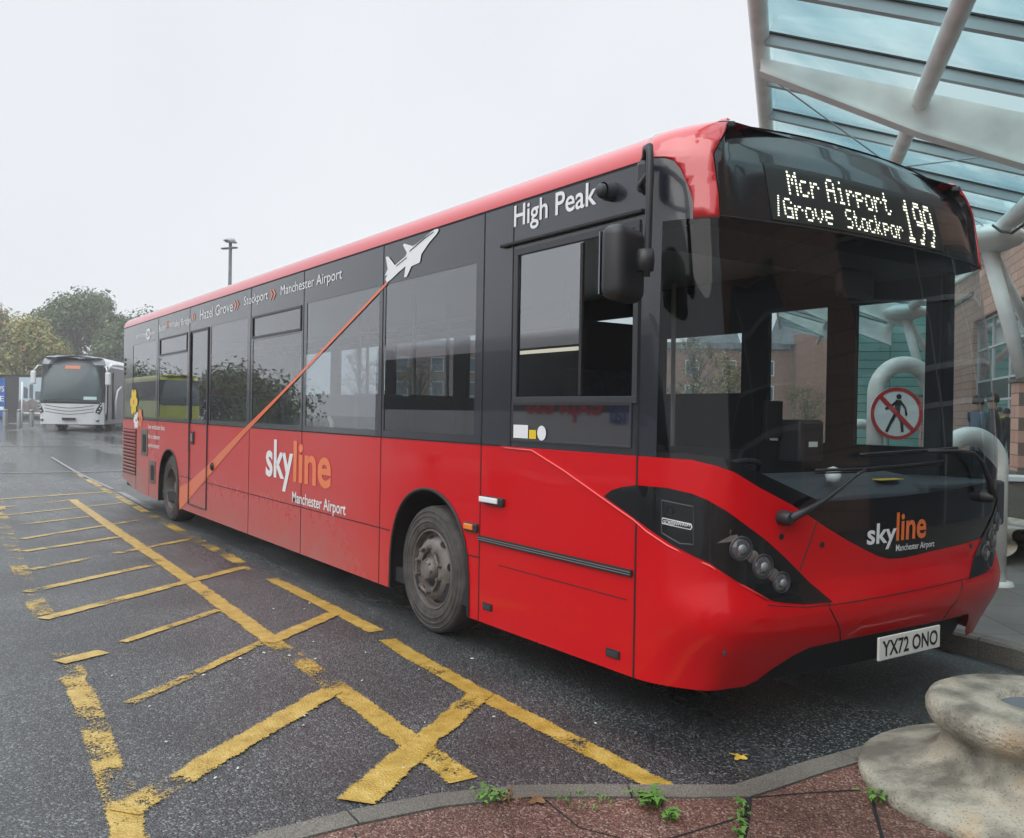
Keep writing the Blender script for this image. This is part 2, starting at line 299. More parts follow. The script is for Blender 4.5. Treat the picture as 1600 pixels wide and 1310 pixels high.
M['inner'] = mat('dark_interior', (.016, .019, .025), .7)
M['inner2'] = mat('grey_interior', (.045, .052, .062), .6)
M['cream'] = mat('cream_pole', (.62, .60, .48), .3, coat=.5)
M['whitesteel'] = mat('white_painted_steel', (.80, .79, .75), .42, vary=.12, scale=2, detail=8)
M['purlin'] = mat('grey_purlin', (.42, .46, .48), .45)
M['canopy_glass'] = glass('canopy_glass', (.80, .93, .94), rough=.05, ior=1.5, vary=1.1)
M['hoop'] = mat('hoop_white', (.62, .63, .60), .35, vary=.15, scale=6, detail=8)
M['signred'] = mat('sign_red', (.5, .03, .035), .4)
M['coachwhite'] = mat('coach_white', (.66, .68, .70), .3, coat=.8, vary=.08, scale=2)
M['coachdark'] = mat('coach_dark_glass', (.02, .025, .028), .35, coat=.15, spec=.25)
M['bark'] = mat('bark', (.06, .05, .04), .9, vary=.3, scale=8)
M['steel'] = mat('galvanised', (.30, .32, .33), .4, metal=.6)
M['winframe'] = mat('white_frame', (.5, .52, .52), .4)
M['winglass'] = mat('window_glass', (.05, .07, .08), .08, coat=1)
M['slate'] = mat('slate_roof', (.10, .115, .13), .7, vary=.2, scale=3)
# ------------------------------------------------------------------ the red bus: body surface P(s, v)
# s runs round the plan outline from the centre of the front (offside negative), v is height (roof ring above 2.6)
PLAN = [(.045, 0), (.042, .3), (.02, .6), (-.022, .9), (-.055, 1.04), (-.09, 1.12), (-.155, 1.18), (-.26, 1.215), (-.40, 1.236), (-.54, 1.24)]
def _cr(pts, n=24):
    P = [(pts[1][0], -pts[1][1])]+pts+[(-.68, 1.24)]; o = []
    for i in range(1, len(P)-2):
        for j in range(n):
            t = j/n; p0, p1, p2, p3 = P[i-1:i+3]
            o.append(tuple(.5*(2*p1[k]+(p2[k]-p0[k])*t+(2*p0[k]-5*p1[k]+4*p2[k]-p3[k])*t*t+(3*p1[k]-p0[k]-3*p2[k]+p3[k])*t**3) for k in (0, 1)))
    return o+[tuple(pts[-1])]
_pl = np.array(_cr(PLAN)); _s = np.r_[0, np.cumsum(np.hypot(*np.diff(_pl, axis=0).T))]; SE = float(_s[-1]); XR = -12.05
def plan(s):
    a = abs(s); g = -1 if s < 0 else 1
    if a >= SE: return (-.54-(a-SE), g*1.24, 0., float(g))
    x = np.interp(a, _s, _pl[:, 0]); y = np.interp(a, _s, _pl[:, 1]); b, c = min(a+.004, SE), max(a-.004, 0)
    tx = np.interp(b, _s, _pl[:, 0])-np.interp(c, _s, _pl[:, 0]); ty = np.interp(b, _s, _pl[:, 1])-np.interp(c, _s, _pl[:, 1]); l = math.hypot(tx, ty)
    return (x, g*y, ty/l, -g*tx/l)
VF = [.15, .22, .30, .42, .50, .58, .64, .70, .8, .9, 1.25, 1.6, 2.0, 2.35, 2.6, 2.7, 2.8, 2.9, 3.0]
FI = [.16, .12, .08, .015, -.02, -.03, -.015, .003, .004, 0, .0, .03, .08, .14, .20, .245, .30, .355, .41]
FZ = [.15, .22, .30, .42, .50, .58, .64, .70, .8, .9, 1.25, 1.6, 2.0, 2.35, 2.6, 2.69, 2.775, 2.83, 2.86]
VS = [.15, .2, 2.61, 2.65, 2.7, 2.75, 2.8, 2.85, 2.9, 3.0]
SI = [.01, 0., .0, .006, .02, .045, .08, .13, .19, .34]
SZ = [.15, .2, 2.61, 2.65, 2.69, 2.725, 2.75, 2.77, 2.785, 2.805]
def P(s, v, d=0.):
    x, y, nx, ny = plan(s); t = min(1, max(0, (SE-abs(s))/(SE-1.02))); k = t*t*(3-2*t)
    i = k*np.interp(v, VF, FI)+(1-k)*np.interp(v, VS, SI); z = k*np.interp(v, VF, FZ)+(1-k)*np.interp(v, VS, SZ)
    i -= d*(1 if v < 2.66 else .5)
    return Vector((x-nx*i, y-ny*i, z+(d*.8 if v >= 2.66 else 0)+.045*max(0, (v-2.62)/.38)*max(0, 1-(y/1.1)**2)*k))
def NRM(s, v):
    e = .01; a = P(s+e, v)-P(s-e, v); b = P(s, v+e)-P(s, v-e); return a.cross(b).normalized()
def sx(X): return -(SE-.54-X)              # s of a point on the straight offside
def wrap(name, poly, m, parent, d=0., mirror=False, gs=.045, gv=.05, holes=(), smooth=True, vlines=True, thick=0, fn=None):
    fn = fn or P
    loops = [poly]+list(holes); pts = [Vector((a, b, 0)) for lp in loops for a, b in lp]
    tris = geometry.tessellate_polygon([[Vector((a, b, 0)) for a, b in lp] for lp in loops])
    bm = bmesh.new(); vs = [bm.verts.new(p) for p in pts]
    for t in tris:
        try: bm.faces.new([vs[i] for i in t])
        except ValueError: pass
    s0, s1 = min(p.x for p in pts), max(p.x for p in pts); v0, v1 = min(p.y for p in pts), max(p.y for p in pts)
    def cut(co, no): bmesh.ops.bisect_plane(bm, geom=bm.verts[:]+bm.edges[:]+bm.faces[:], dist=1e-5, plane_co=co, plane_no=no)
    k = max(s0, -SE-.02)
    while k < min(s1, SE+.02): cut((k, 0, 0), (1, 0, 0)); k += gs
    curved = s1 > -SE+.02 and s0 < SE-.02
    lines = []
    if curved:
        k = v0
        while k < v1: lines.append(k); k += gv
    lines += [z for z in (VS[2:] if fn is P else [2.9+.05*i for i in range(9)]) if v0 < z < v1]
    for z in lines: cut((0, z, 0), (0, 1, 0))
    bmesh.ops.remove_doubles(bm, verts=bm.verts, dist=1e-5)
    for f in bm.faces:
        f.normal_update()
        if f.normal.z < 0: f.normal_flip()
    for v_ in bm.verts:
        s_, z_ = v_.co.x, v_.co.y
        v_.co = fn(-s_ if mirror else s_, z_, d)
    if mirror: bmesh.ops.reverse_faces(bm, faces=bm.faces)
    if thick:
        bmesh.ops.solidify(bm, geom=bm.faces[:], thickness=thick)
    me = bpy.data.meshes.new(name); bm.to_mesh(me); bm.free()
    if smooth: me.shade_smooth(); me.set_sharp_from_angle(angle=math.radians(35))
    me.materials.append(m); o = bpy.data.objects.new(name, me); COL.objects.link(o); o.parent = parent; return o
def R4(a, b, c, d): return [(a, c), (b, c), (b, d), (a, d)]
def text_bm(txt, size=1, bold=0, sxs=1., font_shear=0, spacing=1):
    cu = bpy.data.curves.new('t', 'FONT'); cu.body = txt; cu.size = size; cu.offset = bold; cu.shear = font_shear; cu.space_character = spacing; cu.resolution_u = 4
    o = bpy.data.objects.new('t', cu); COL.objects.link(o); dg = bpy.context.evaluated_depsgraph_get(); dg.update()
    me = bpy.data.meshes.new_from_object(o.evaluated_get(dg)); bpy.data.objects.remove(o); return me
def lettering(txt, s0, s1, v0, v1, m, parent, name='lettering', bold=.012, d=.004, descend=False, fn=None, spacing=1):
    """text stretched to the box s0..s1, v0..v1 (v0 = lowest ink, v1 = highest ink)"""
    me = text_bm(txt, 1, bold, spacing=spacing); xs = [v.co.x for v in me.vertices]; ys = [v.co.y for v in me.vertices]
    a, b, c, e = min(xs), max(xs), min(ys), max(ys)
    for v in me.vertices:
        s_ = s0+(v.co.x-a)/(b-a)*(s1-s0); z_ = v0+(v.co.y-c)/(e-c)*(v1-v0)
        v.co = fn(s_, z_) if fn else P(s_, z_, d)
    me.name = name; me.materials.clear(); me.materials.append(m); o = bpy.data.objects.new(name, me); COL.objects.link(o); o.parent = parent; return o

bus = empty('bus'); tag(bus, 'red and black single-deck bus with orange stripe and white aeroplane on its side', 'bus')
b_ = bus
# ---- lower red offside with wheel arches
def arch(cx, r, top, bot):
    p = []
    for i in range(21):
        a = math.pi*i/20; x = cx-math.cos(a)*r*(1.0); z = bot+(top-bot)*(math.sin(a)**.62); p.append((x, z))
    return p
XF, XB_ = -2.53, -9.22; Rw = .412
bottom = [(-12.05, .36), (-10.98, .215)]+arch(XB_, .50, .90, .212)+arch(XF, .52, .935, .205)+[(-.54, .212)]
side_poly = [(sx(x), z) for x, z in bottom]+[(-SE, 1.25), (sx(-12.05), 1.25)]
wrap('side_panel', side_poly, M['red'], b_)
wrap('side_panel', side_poly, M['red'], b_, mirror=True)
# ---- red front skin: swoosh under the windscreen, bumper, corners
top_l = [(-SE, 1.25), (-1.307, 1.248), (-1.198, 1.228), (-1.118, 1.202), (-.988, 1.132), (-.809, 1.053), (-.70, .998), (-.60, .945), (-.45, .875), (-.30, .815), (-.216, .785), (-.14, .768), (-.07, .763), (.0, .762), (.10, .767), (.236, .777), (.55, .787), (.825, .80)]
fr = top_l+[(1.0, .86), (1.10, .97), (1.25, 1.05), (SE, 1.06), (SE, .21), (.95, .22), (.86, .27), (.80, .345), (.73, .392), (.3, .404), (-.256, .412), (-.481, .406), (-.66, .394), (-.74, .362), (-.839, .299), (-.90, .25), (-.96, .227), (-1.39, .218), (-SE, .212)]
wrap('front_panel', fr[::-1], M['red'], b_)
val = [(-1.0, .21), (1.0, .21), (.93, .44), (-.93, .44)]
wrap('lower_grille', val, M['plastic'], b_, d=-.075)
# ---- black lower windscreen surround and right hand side
blk = [(-1.5, 1.25), (-1.307, 1.248), (-1.198, 1.228), (-1.118, 1.202), (-.988, 1.132), (-.809, 1.053), (-.70, .998), (-.60, .945), (-.45, .875), (-.30, .815), (-.216, .785), (-.14, .768), (-.07, .763), (.0, .762), (.10, .767), (.236, .777), (.55, .787), (.825, .80), (1.0, .86), (1.10, .97), (1.25, 1.05), (SE, 1.06), (SE, 1.27),
       (1.32, 1.262), (1.2, 1.19), (1.02, 1.112), (.5, 1.085), (-.024, 1.068), (-.58, 1.062), (-.654, 1.070), (-.8, 1.125), (-.989, 1.197), (-1.161, 1.262), (-1.303, 1.275), (-1.5, 1.275)]
wrap('lower_screen_panel', blk, M['black'], b_, d=-.001)
ws = [(-1.5, 1.275), (-1.303, 1.275), (-1.161, 1.262), (-.989, 1.197), (-.8, 1.125), (-.654, 1.070), (-.58, 1.062), (-.024, 1.068), (.5, 1.085), (1.02, 1.112), (1.2, 1.19), (1.32, 1.262), (1.5, 1.275), (1.5, 2.325), (-1.5, 2.325)]
wrap('windscreen', ws, M['glass_wind'], b_, d=-.001, gs=.03)
# thin black ceramic edges of the screen
wrap('screen_edge', [(-SE, 1.25), (-1.5, 1.25), (-1.5, 2.325), (-SE, 2.325)], M['sidegrey'], b_)
wrap('screen_edge', [(-SE, 1.25), (-1.5, 1.25), (-1.5, 2.325), (-SE, 2.325)], M['sidegrey'], b_, mirror=True)
# ---- dome
TOP = 2.86
hl = [(-1.455, 2.60), (-1.42, 2.555), (-1.38, 2.47), (-1.355, 2.40), (-1.35, 2.325)]            # outer edge of the horn
hin = [(-1.213, 2.325), (-1.232, 2.42), (-1.262, 2.52), (-1.285, 2.62), (-1.25, 2.72), (-1.20, 2.79), (-1.14, TOP)]
wrap('roof_dome', [(x, z) for x, z in hin]+[(-x, z) for x, z in hin[::-1]], M['dome'], b_)
horn = hl[::-1]+[(-1.50, 2.62), (-SE, 2.64), (-SE-.0, TOP), (-1.14, TOP)]+hin[::-1]
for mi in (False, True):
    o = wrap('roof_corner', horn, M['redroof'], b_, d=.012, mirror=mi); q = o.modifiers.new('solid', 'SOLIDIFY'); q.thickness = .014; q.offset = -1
qp = hl+[(-SE, 2.325), (-SE, 2.64), (-1.50, 2.62)]
wrap('corner_panel', qp, M['sidegrey'], b_)
wrap('corner_panel', qp, M['sidegrey'], b_, mirror=True)
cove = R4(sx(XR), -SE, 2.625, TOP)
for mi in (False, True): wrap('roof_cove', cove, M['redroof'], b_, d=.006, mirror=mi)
# roof cap, closed between the coves
mb = MB(); rows = []
for X_ in list(np.linspace(SE+abs(XR)-.54, SE+.9, 8))+[SE+.85, SE+.4, SE, 1.55, 1.5, 1.45, 1.4, 1.35, 1.3, 1.25, 1.2, 1.14]: rows.append([P(-X_, TOP, .006), P(X_, TOP, .006)])
fr_row = [P(k, TOP, .006) for k in np.linspace(-1.14, 1.14, 13)]
vv = []; ff = []
for a_, c_ in rows:
    for k in range(13):
        t = k/12; q = a_.lerp(c_, t); q.z += (.045 if a_.x < -.9 else .03 if a_.x < -.6 else .0)*(1-(2*t-1)**2); vv.append(q)
for i in range(len(rows)-1):
    for k in range(12): ff.append((i*13+k, i*13+k+1, (i+1)*13+k+1, (i+1)*13+k))
n0 = len(vv); vv += fr_row; i = len(rows)-1
for k in range(12): ff.append((i*13+k, i*13+k+1, n0+k+1, n0+k))
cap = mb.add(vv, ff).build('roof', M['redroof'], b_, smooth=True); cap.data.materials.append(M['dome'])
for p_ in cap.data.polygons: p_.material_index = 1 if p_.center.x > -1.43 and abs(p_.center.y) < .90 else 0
# ---- upper side: glazing band with window openings
def band(wins, name, m, mirror, gl, gname='window', skip=()):
    """rectangular grid of opaque cells round the openings, each opening gets its pane"""
    xs = sorted({XR, -.54}|{q for w_ in wins for q in w_[:2]}); zs = sorted({1.25, 2.62}|{q for w_ in wins for q in w_[2:4]})
    mbx = MB(); sg = 1 if mirror else -1; y = sg*1.24
    for i in range(len(xs)-1):
        for j in range(len(zs)-1):
            cx, cz = (xs[i]+xs[i+1])/2, (zs[j]+zs[j+1])/2
            if any(a < cx < b and c < cz < d for a, b, c, d in wins): continue
            mbx.add([(xs[i], y, zs[j]), (xs[i+1], y, zs[j]), (xs[i+1], y, zs[j+1]), (xs[i], y, zs[j+1])], [(0, 1, 2, 3)])
    mbx.build(name, m, b_)
    for k, (a, b, c, d) in enumerate(wins):
        if k in skip: continue
        MB().box(((a+b)/2, y-sg*.004, (c+d)/2), (b-a, .0006, d-c)).build(gname, M['glass_cab'] if k == 0 and not mirror else gl, b_)
OW = [(-1.535, -.98, 1.53, 2.315), (-.97, -.59, 1.53, 2.315), (-3.19, -1.985, 1.30, 2.335), (-4.665, -3.29, 1.30, 2.335), (-6.05, -4.81, 2.135, 2.31), (-6.05, -4.79, 1.30, 2.095),
      (-7.46, -6.22, 1.30, 2.335), (-8.25, -7.60, 1.30, 2.30), (-9.77, -8.46, 2.125, 2.31), (-9.80, -8.44, 1.30, 2.09), (-11.40, -10.0, 1.30, 2.33)]
NW = [(-1.09, -.59, 1.27, 2.2), (-1.82, -1.31, 1.27, 2.21), (-2.91, -2.07, 1.62, 2.08), (-4.5, -3.3, 1.3, 2.3), (-6.05, -4.75, 1.3, 2.3), (-7.85, -6.35, 1.3, 2.3), (-9.6, -8.1, 1.3, 2.3), (-11.2, -9.9, 1.3, 2.3)]
band(OW, 'glazing_band', M['sidegrey'], False, M['glass_side'], skip=(1,))
NWb = [(a, b, max(c, 1.26), d) for a, b, c, d in NW]
band(NWb, 'glazing_band', M['sidegrey'], True, M['glass_clear'])
# cab window: frame, gutter above, sliding pane edge, lower pane
def frame(name, a, b, c, d, t, m, proud=.012, y=-1.24, par=None):
    q = MB()
    for (x0, x1, z0, z1) in ((a-t, b+t, d, d+t), (a-t, b+t, c-t, c), (a-t, a, c, d), (b, b+t, c, d)): q.box(((x0+x1)/2, y-.003, (z0+z1)/2), (x1-x0, proud, z1-z0))
    return q.build(name, m, par or b_, bevel=.002)
cw = frame('cab_window_frame', -1.54, -.585, 1.53, 2.318, .035, M['trim'])
MB().box((-.975, -1.243, 1.92), (.02, .014, .77)).build('window_bar', M['rubber'], cw)
MB().box((-1.26, -1.236, 1.775), (.52, .004, .02)).build('window_bar', M['cream'], cw)
frame('lower_cab_frame', -1.57, -.60, 1.295, 1.485, .012, M['trim'], .006)
MB().box((-1.085, -1.2425, 1.39), (.97, .003, .19)).build('lower_cab_panel', M['cabglass'], b_)
MB().box((-1.11, -1.252, 2.388), (1.18, .03, .018)).build('rain_gutter', M['rubber'], b_, bevel=.004)
frame('hopper_window_frame', -6.05, -4.81, 2.135, 2.31, .022, M['trim'], .01)
frame('hopper_window_frame', -9.77, -8.46, 2.125, 2.31, .022, M['trim'], .01)
# panel gaps
g = MB()
def vgap(X, z0, z1, w=.008, m=None): (m or g).box((X, -1.2405, (z0+z1)/2), (w, .0035, z1-z0))
def hgap(x0, x1, z, w=.007): g.box(((x0+x1)/2, -1.2408, z), (x1-x0, .0036, w))
for X, a, c in ((-1.9, .21, 2.62), (-3.23, .21, 2.62), (-4.74, .21, 2.62), (-6.12, .21, 2.62), (-8.34, .9, 2.62), (-9.88, .95, 2.62), (-1.598, 1.25, 2.62), (-11.1, .25, 1.25), (-10.30, .22, .72)): vgap(X, a, c)
vgap(-.545, .213, 2.33, .011)
hgap(-2.035, -1.9, .58); hgap(-8.70, -3.065, .605, .006); hgap(-12.0, -1.7, 1.252, .009)
hgap(-1.69, -.6, .567, .004)
hgap(XR, -.54, 2.618, .008)
g.build('panel_gaps', M['gap'], b_)
# ridge on the sweep line, its highlight painted in lighter red
rd = MB()
rd.tube([P(sx(-1.66), 1.241, .001), P(sx(-1.385), 1.238, .003), P(sx(-1.1), 1.146, .003), P(sx(-.8), 1.035, .003), P(sx(-.554), .946, .003), P(-1.55, .905, .003), P(-1.42, .855, .002), P(-1.213, .79, .002), P(-1.05, .70, .004), P(-.95, .645, .004)], .006, 6)
rd.build('sweep_ridge', M['redline'], b_, smooth=True)
# front joints
fj = MB()
def surf_line(mb_, pts, r=.0035, d=.0, n=5):
    q = []
    for (a, b), (c, e) in zip(pts[:-1], pts[1:]):
        for k in range(n): q.append(P(a+(c-a)*k/n, b+(e-b)*k/n, d))
    q.append(P(*pts[-1], d)); mb_.tube(q, r, 5)
surf_line(fj, [(-.656, .972), (-.751, .756)]); surf_line(fj, [(-.585, .612), (-.60, .585), (-.523, .492), (-.50, .47), (-.466, .413)]); surf_line(fj, [(.50, .61), (.50, .58), (.45, .49), (.42, .47), (.40, .403)])
surf_line(fj, [(-.95, .62), (-.746, .597), (-.567, .594), (-.1, .60), (.5, .61), (.95, .615)], .0025)
surf_line(fj, [(-1.33, 2.333), (-.8, 2.33), (0, 2.33), (.8, 2.33), (1.33, 2.333)], .004)
fj.build('front_joints', M['gap'], b_)
# ---- headlamps
hp = [(-1.855, 1.041), (-1.80, 1.075), (-1.731, 1.095), (-1.63, 1.113), (-1.43, 1.116), (-1.30, 1.10), (-1.229, 1.078), (-1.15, 1.035), (-1.077, .984), (-.95, .90), (-.831, .812), (-.70, .705), (-.575, .606), (-.75, .612), (-.86, .625), (-.922, .638), (-.977, .664), (-1.09, .725), (-1.213, .803), (-1.40, .865), (-1.625, .955)]
for mi in (False, True):
    h = wrap('headlamp_unit', hp[::-1], M['black'], b_, d=.004, mirror=mi); g_ = -1 if mi else 1
    q = MB(); surf_line(q, [(-1.209*g_, 1.066), (-1.211*g_, .806)], .004, .004); q.build('joint', M['gap'], h)
    for a, z, r in ((-1.08, .87, .046), (-.966, .788, .046), (-.862, .711, .040)):
        c = P(a*g_, z, .0); n = NRM(a*g_, z); Mx = n.to_track_quat('Z', 'Y').to_matrix().to_4x4(); Mx.translation = c
        l_ = MB().lathe([(r+.010, .003), (r+.009, .012), (r+.002, .014), (r, .008)], 24, Mx).build('lamp_rim', M['trim'], h, smooth=True)
        MB().lathe([(r, .009), (r*.8, .014), (r*.5, .018), (.001, .020)], 24, Mx).build('headlight', M['lens'], h, smooth=True)
        MB().lathe([(r*.45, .019), (r*.3, .025), (.001, .026)], 16, Mx).build('bulb', M['steel'], h, smooth=True)
    for a, z in ((-1.02, .832), (-.908, .748)):
        c = P(a*g_, z, .002); n = NRM(a*g_, z); Mx = n.to_track_quat('Z', 'Y').to_matrix().to_4x4(); Mx.translation = c
        MB().lathe([(.030, .0), (.028, .008), (.001, .008)], 16, Mx).build('reflector_ring', M['rim'], h, smooth=True)
    wrap('daylight_blade', [(-1.185*g_, .893), (-1.10*g_, .905), (-1.10*g_, .932), (-1.13*g_, .928)][::g_], M['rim'], h, d=.012)
    if not mi:
        fl = MB(); surf_line(fl, [(-1.459, 1.058), (-1.29, 1.043), (-1.286, .877), (-1.353, .873), (-1.455, .911), (-1.459, 1.058)], .0035, .004)
        fl.build('flap_edge', M['trim'], h)
        c = P(-1.412, 1.012, .004); Mx = NRM(-1.412, 1.012).to_track_quat('Z', 'Y').to_matrix().to_4x4(); Mx.translation = c
        MB().lathe([(.020, 0), (.02, .002), (.015, -.004), (.001, -.004)], 16, Mx).build('flap_lock', M['gap'], h)
        ob = [(-1.452+.0, .952), (-1.300, .940), (-1.292, .953), (-1.298, .968), (-1.45, .981), (-1.458, .966)]
        wrap('badge', ob, M['wht'], h, d=.006)
        wrap('badge_field', [(-1.447, .956), (-1.303, .944), (-1.297, .953), (-1.303, .964), (-1.447, .977), (-1.453, .966)], M['ink'], h, d=.007)
        lettering('SCREENWASH', -1.443, -1.305, .954, .970, M['wht'], h, d=.008, bold=.01)
# screws, marker lamps, tow caps
for a, z in ((-.62, .866), (.665, .77), (-.866, .914)):
    c = P(a, z, .001); Mx = NRM(a, z).to_track_quat('Z', 'Y').to_matrix().to_4x4(); Mx.translation = c
    MB().lathe([(.014, 0), (.013, .003), (.001, .002)], 14, Mx).build('screw_cap', M['ink'], b_)
for g_ in (-1, 1):
    mk = MB().box(P(1.19*g_, 2.80, .01), (.08, .05, .03), rz=math.radians(-55*g_)).build('marker_lamp', M['plastic'], b_, bevel=.008)
# ---- number plate
pl = MB(); pw = .26
def platept(s_, z_, d): return P(s_, .40, d+.02).lerp(P(s_, .40, d+.02), 0)+Vector((0, 0, z_-P(s_, .40).z))
plate_o = MB().box((.075, 0, .352), (.012, .52, .111)).build('number_plate', M['plate'], b_, bevel=.003)
lettering('YX72 ONO', -.235, .235, .314, .390, M['ink'], plate_o, bold=.02, fn=lambda s_, z_: Vector((.0825, s_, z_)))
# ---- logos and writing on the front
lettering('sky', -.316, -.085, .816, .945, M['wht'], b_, name='logo_lettering', bold=.022, d=.003)
lettering('line', -.085, .172, .850, .989, M['org'], b_, name='logo_lettering', bold=.022, d=.003)
lettering('Manchester Airport', -.082, .255, .790, .832, M['wht'], b_, bold=.008, d=.003)
lettering('25', 1.18, 1.27, .955, 1.01, M['wht'], b_, bold=.01, d=.004)
# ---- destination display, dot matrix
F5 = {'M': '10001 11011 10101 10101 10001 10001 10001', 'c': '00000 00000 01110 10000 10000 10001 01110', 'r': '00000 00000 10110 11001 10000 10000 10000', 'A': '01110 10001 10001 11111 10001 10001 10001',
      'i': '00100 00000 01100 00100 00100 00100 01110', 'p': '00000 00000 11110 10001 11110 10000 10000', 'o': '00000 00000 01110 10001 10001 10001 01110', 't': '01000 01000 11100 01000 01000 01001 00110',
      'G': '01110 10001 10000 10111 10001 10001 01111', 'v': '00000 00000 10001 10001 10001 01010 00100', 'e': '00000 00000 01110 10001 11111 10000 01110', 'S': '01111 10000 10000 01110 00001 00001 11110',
      'k': '10000 10000 10010 10100 11000 10100 10010', '1': '00100 01100 00100 00100 00100 00100 01110', '9': '01110 10001 10001 01111 00001 00010 01100', ' ': '0 0 0 0 0 0 0', ',': '00000 00000 00000 00000 01100 00100 01000', 'l': '01100 00100 00100 00100 00100 00100 01110'}
dd = MB()
def dots(txt, s0, s1, v0, v1, gap=1):
    cols = []
    for ch in txt:
        rr = F5[ch].split(); wch = len(rr[0]) if ch != ' ' else 2
        for c in range(wch): cols.append([rr[r][c] if ch != ' ' else '0' for r in range(7)])
        cols.append(['0']*7)
    n = len(cols)-1; ps = (s1-s0)/n; pv = (v1-v0)/7
    for i, c in enumerate(cols):
        for r in range(7):
            if c[r] == '1':
                s_ = s0+(i+.5)*ps; v_ = v1-(r+.5)*pv; a, e = ps*.40, pv*.30
                for oa, oe, k_ in (((0, 0, 1),) if gap == 1 else tuple((x_, y_, .5) for x_ in (-.25, .25) for y_ in (-.25, .25))):
                    p_, q_ = s_+oa*ps, v_+oe*pv; A, E_ = a*k_, e*k_
                    dd.add([P(p_-A, q_-E_, .006), P(p_+A, q_-E_, .006), P(p_+A, q_+E_, .006), P(p_-A, q_+E_, .006)], [(0, 1, 2, 3)])
dots('Mcr Airport', -.70, .09, 2.478, 2.60); dots('Grove', -.75, -.42, 2.36, 2.462); dots('Stockpor', -.32, .16, 2.36, 2.462); dots('199', .19, .505, 2.355, 2.59, 2)
for k in range(9): dd.add([P(-.795+.002*k, 2.365+.012*k, .006), P(-.785+.002*k, 2.365+.012*k, .006), P(-.785+.002*k, 2.371+.012*k, .006), P(-.795+.002*k, 2.371+.012*k, .006)], [(0, 1, 2, 3)])
dsp = wrap('destination_display', R4(-.83, .58, 2.345, 2.625), M['ink'], b_, d=.003)
dd.build('display_text', M['led'], dsp)
# ---- wipers
def wiper(pts, blade):
    a = MB(); c = P(*pts[0], .0); n = NRM(*pts[0]); Mx = n.to_track_quat('Z', 'Y').to_matrix().to_4x4(); Mx.translation = c
    w_ = MB().lathe([(.034, 0), (.032, .05), (.024, .065), (.001, .068)], 20, Mx).build('wiper', M['plastic'], b_, smooth=True, angle=40)
    q = [P(*pts[0], .055)]+[P(s_, z_, .05) for s_, z_ in pts[1:]]
    MB().tube(q, [.022]+[.016, .012]+[.008]*(len(q)-3), 8).build('wiper_arm', M['plastic'], w_, smooth=True)
    bl = MB(); surf_line(bl, blade, .008, .028, n=8); surf_line(bl, [(a_, z_-.014) for a_, z_ in blade], .004, .018, n=8); bl.build('wiper_blade', M['rubber'], w_, smooth=True)
wiper([(-.868, 1.00), (-.76, 1.035), (-.66, 1.075), (-.55, 1.135), (-.46, 1.185), (-.40, 1.205)], [(-.70, 1.207), (-.40, 1.208), (.0, 1.222), (.265, 1.235)])
wiper([(.80, 1.03), (.76, 1.12), (.66, 1.22), (.56, 1.272), (.40, 1.285), (.1, 1.287)], [(-.41, 1.275), (0, 1.288), (.42, 1.30)])
# ---- offside graphics
def slet(txt, x0, x1, z0, z1, m='wht', bold=.0, name='lettering', d=.004): return lettering(txt, sx(x0), sx(x1), z0, z1, M[m], b_, bold=bold, name=name, d=d)
slet('High Peak', -1.592, -.872, 2.445, 2.602, bold=.012)
slet('sky', -5.62, -4.93, .705, 1.16, bold=.022, name='logo_lettering'); slet('line', -4.92, -4.10, .805, 1.165, 'org', bold=.022, name='logo_lettering')
slet('Manchester Airport', -4.935, -3.81, .60, .725, bold=.012)
slet('Manchester Airport', -5.296, -3.946, 2.435, 2.548); slet('Stockport', -6.325, -5.634, 2.435, 2.55); slet('Hazel Grove', -7.90, -6.69, 2.435, 2.55); slet('Whaley Bridge', -9.30, -8.28, 2.41, 2.51); slet('Buxton', -9.85, -9.45, 2.425, 2.51)
slet('up to every', -11.17, -10.56, 2.395, 2.475); slet('mins', -10.30, -10.02, 2.41, 2.46)
slet('low emission bus', -10.38, -9.46, 1.135, 1.20, bold=.004); slet('for a cleaner', -10.37, -9.70, 1.005, 1.07, bold=.006); slet('environment', -10.36, -9.72, .885, .945, bold=.004)
ch = MB()
for x0 in (-5.53, -6.60, -8.20, -9.42):
    for k in (0, .075):
        for sgn in (1, -1): ch.add([(x0+k, -1.2445, 2.492), (x0+k+.03, -1.2445, 2.492), (x0+k-.03, -1.2445, 2.492+sgn*.05), (x0+k-.055, -1.2445, 2.492+sgn*.05)], [(0, 1, 2, 3)])
ch.build('chevrons', M['org'], b_)
def flat(name, pts, m, parent=None, d=.004, y0=1.24): 
    vs = [(x, -(y0+d), z) for x, z in pts]; q = geometry.tessellate_polygon([[Vector((x, z, 0)) for x, z in pts]]); return MB().add(vs, [tuple(t) for t in q]).build(name, M[m], parent or b_)
cz = [(-10.44+.13*math.cos(a), 2.435+.078*math.sin(a)) for a in np.linspace(0, 2*math.pi, 28)[:-1]]
disc = flat('frequency_roundel', cz, 'wht', d=.004); slet('30', -10.52, -10.36, 2.395, 2.478, 'sidegrey', bold=.02, d=.007)
# orange stripe: widens towards the sill behind the front axle
flat('orange_stripe', [(-3.085, 2.385), (-3.175, 2.330), (-6.30, 1.165), (-7.50, .668), (-8.66, .19), (-8.71, .30), (-8.695, .462), (-8.30, .55), (-7.51, .80), (-6.31, 1.225), (-5.24, 1.592)], 'stripe')
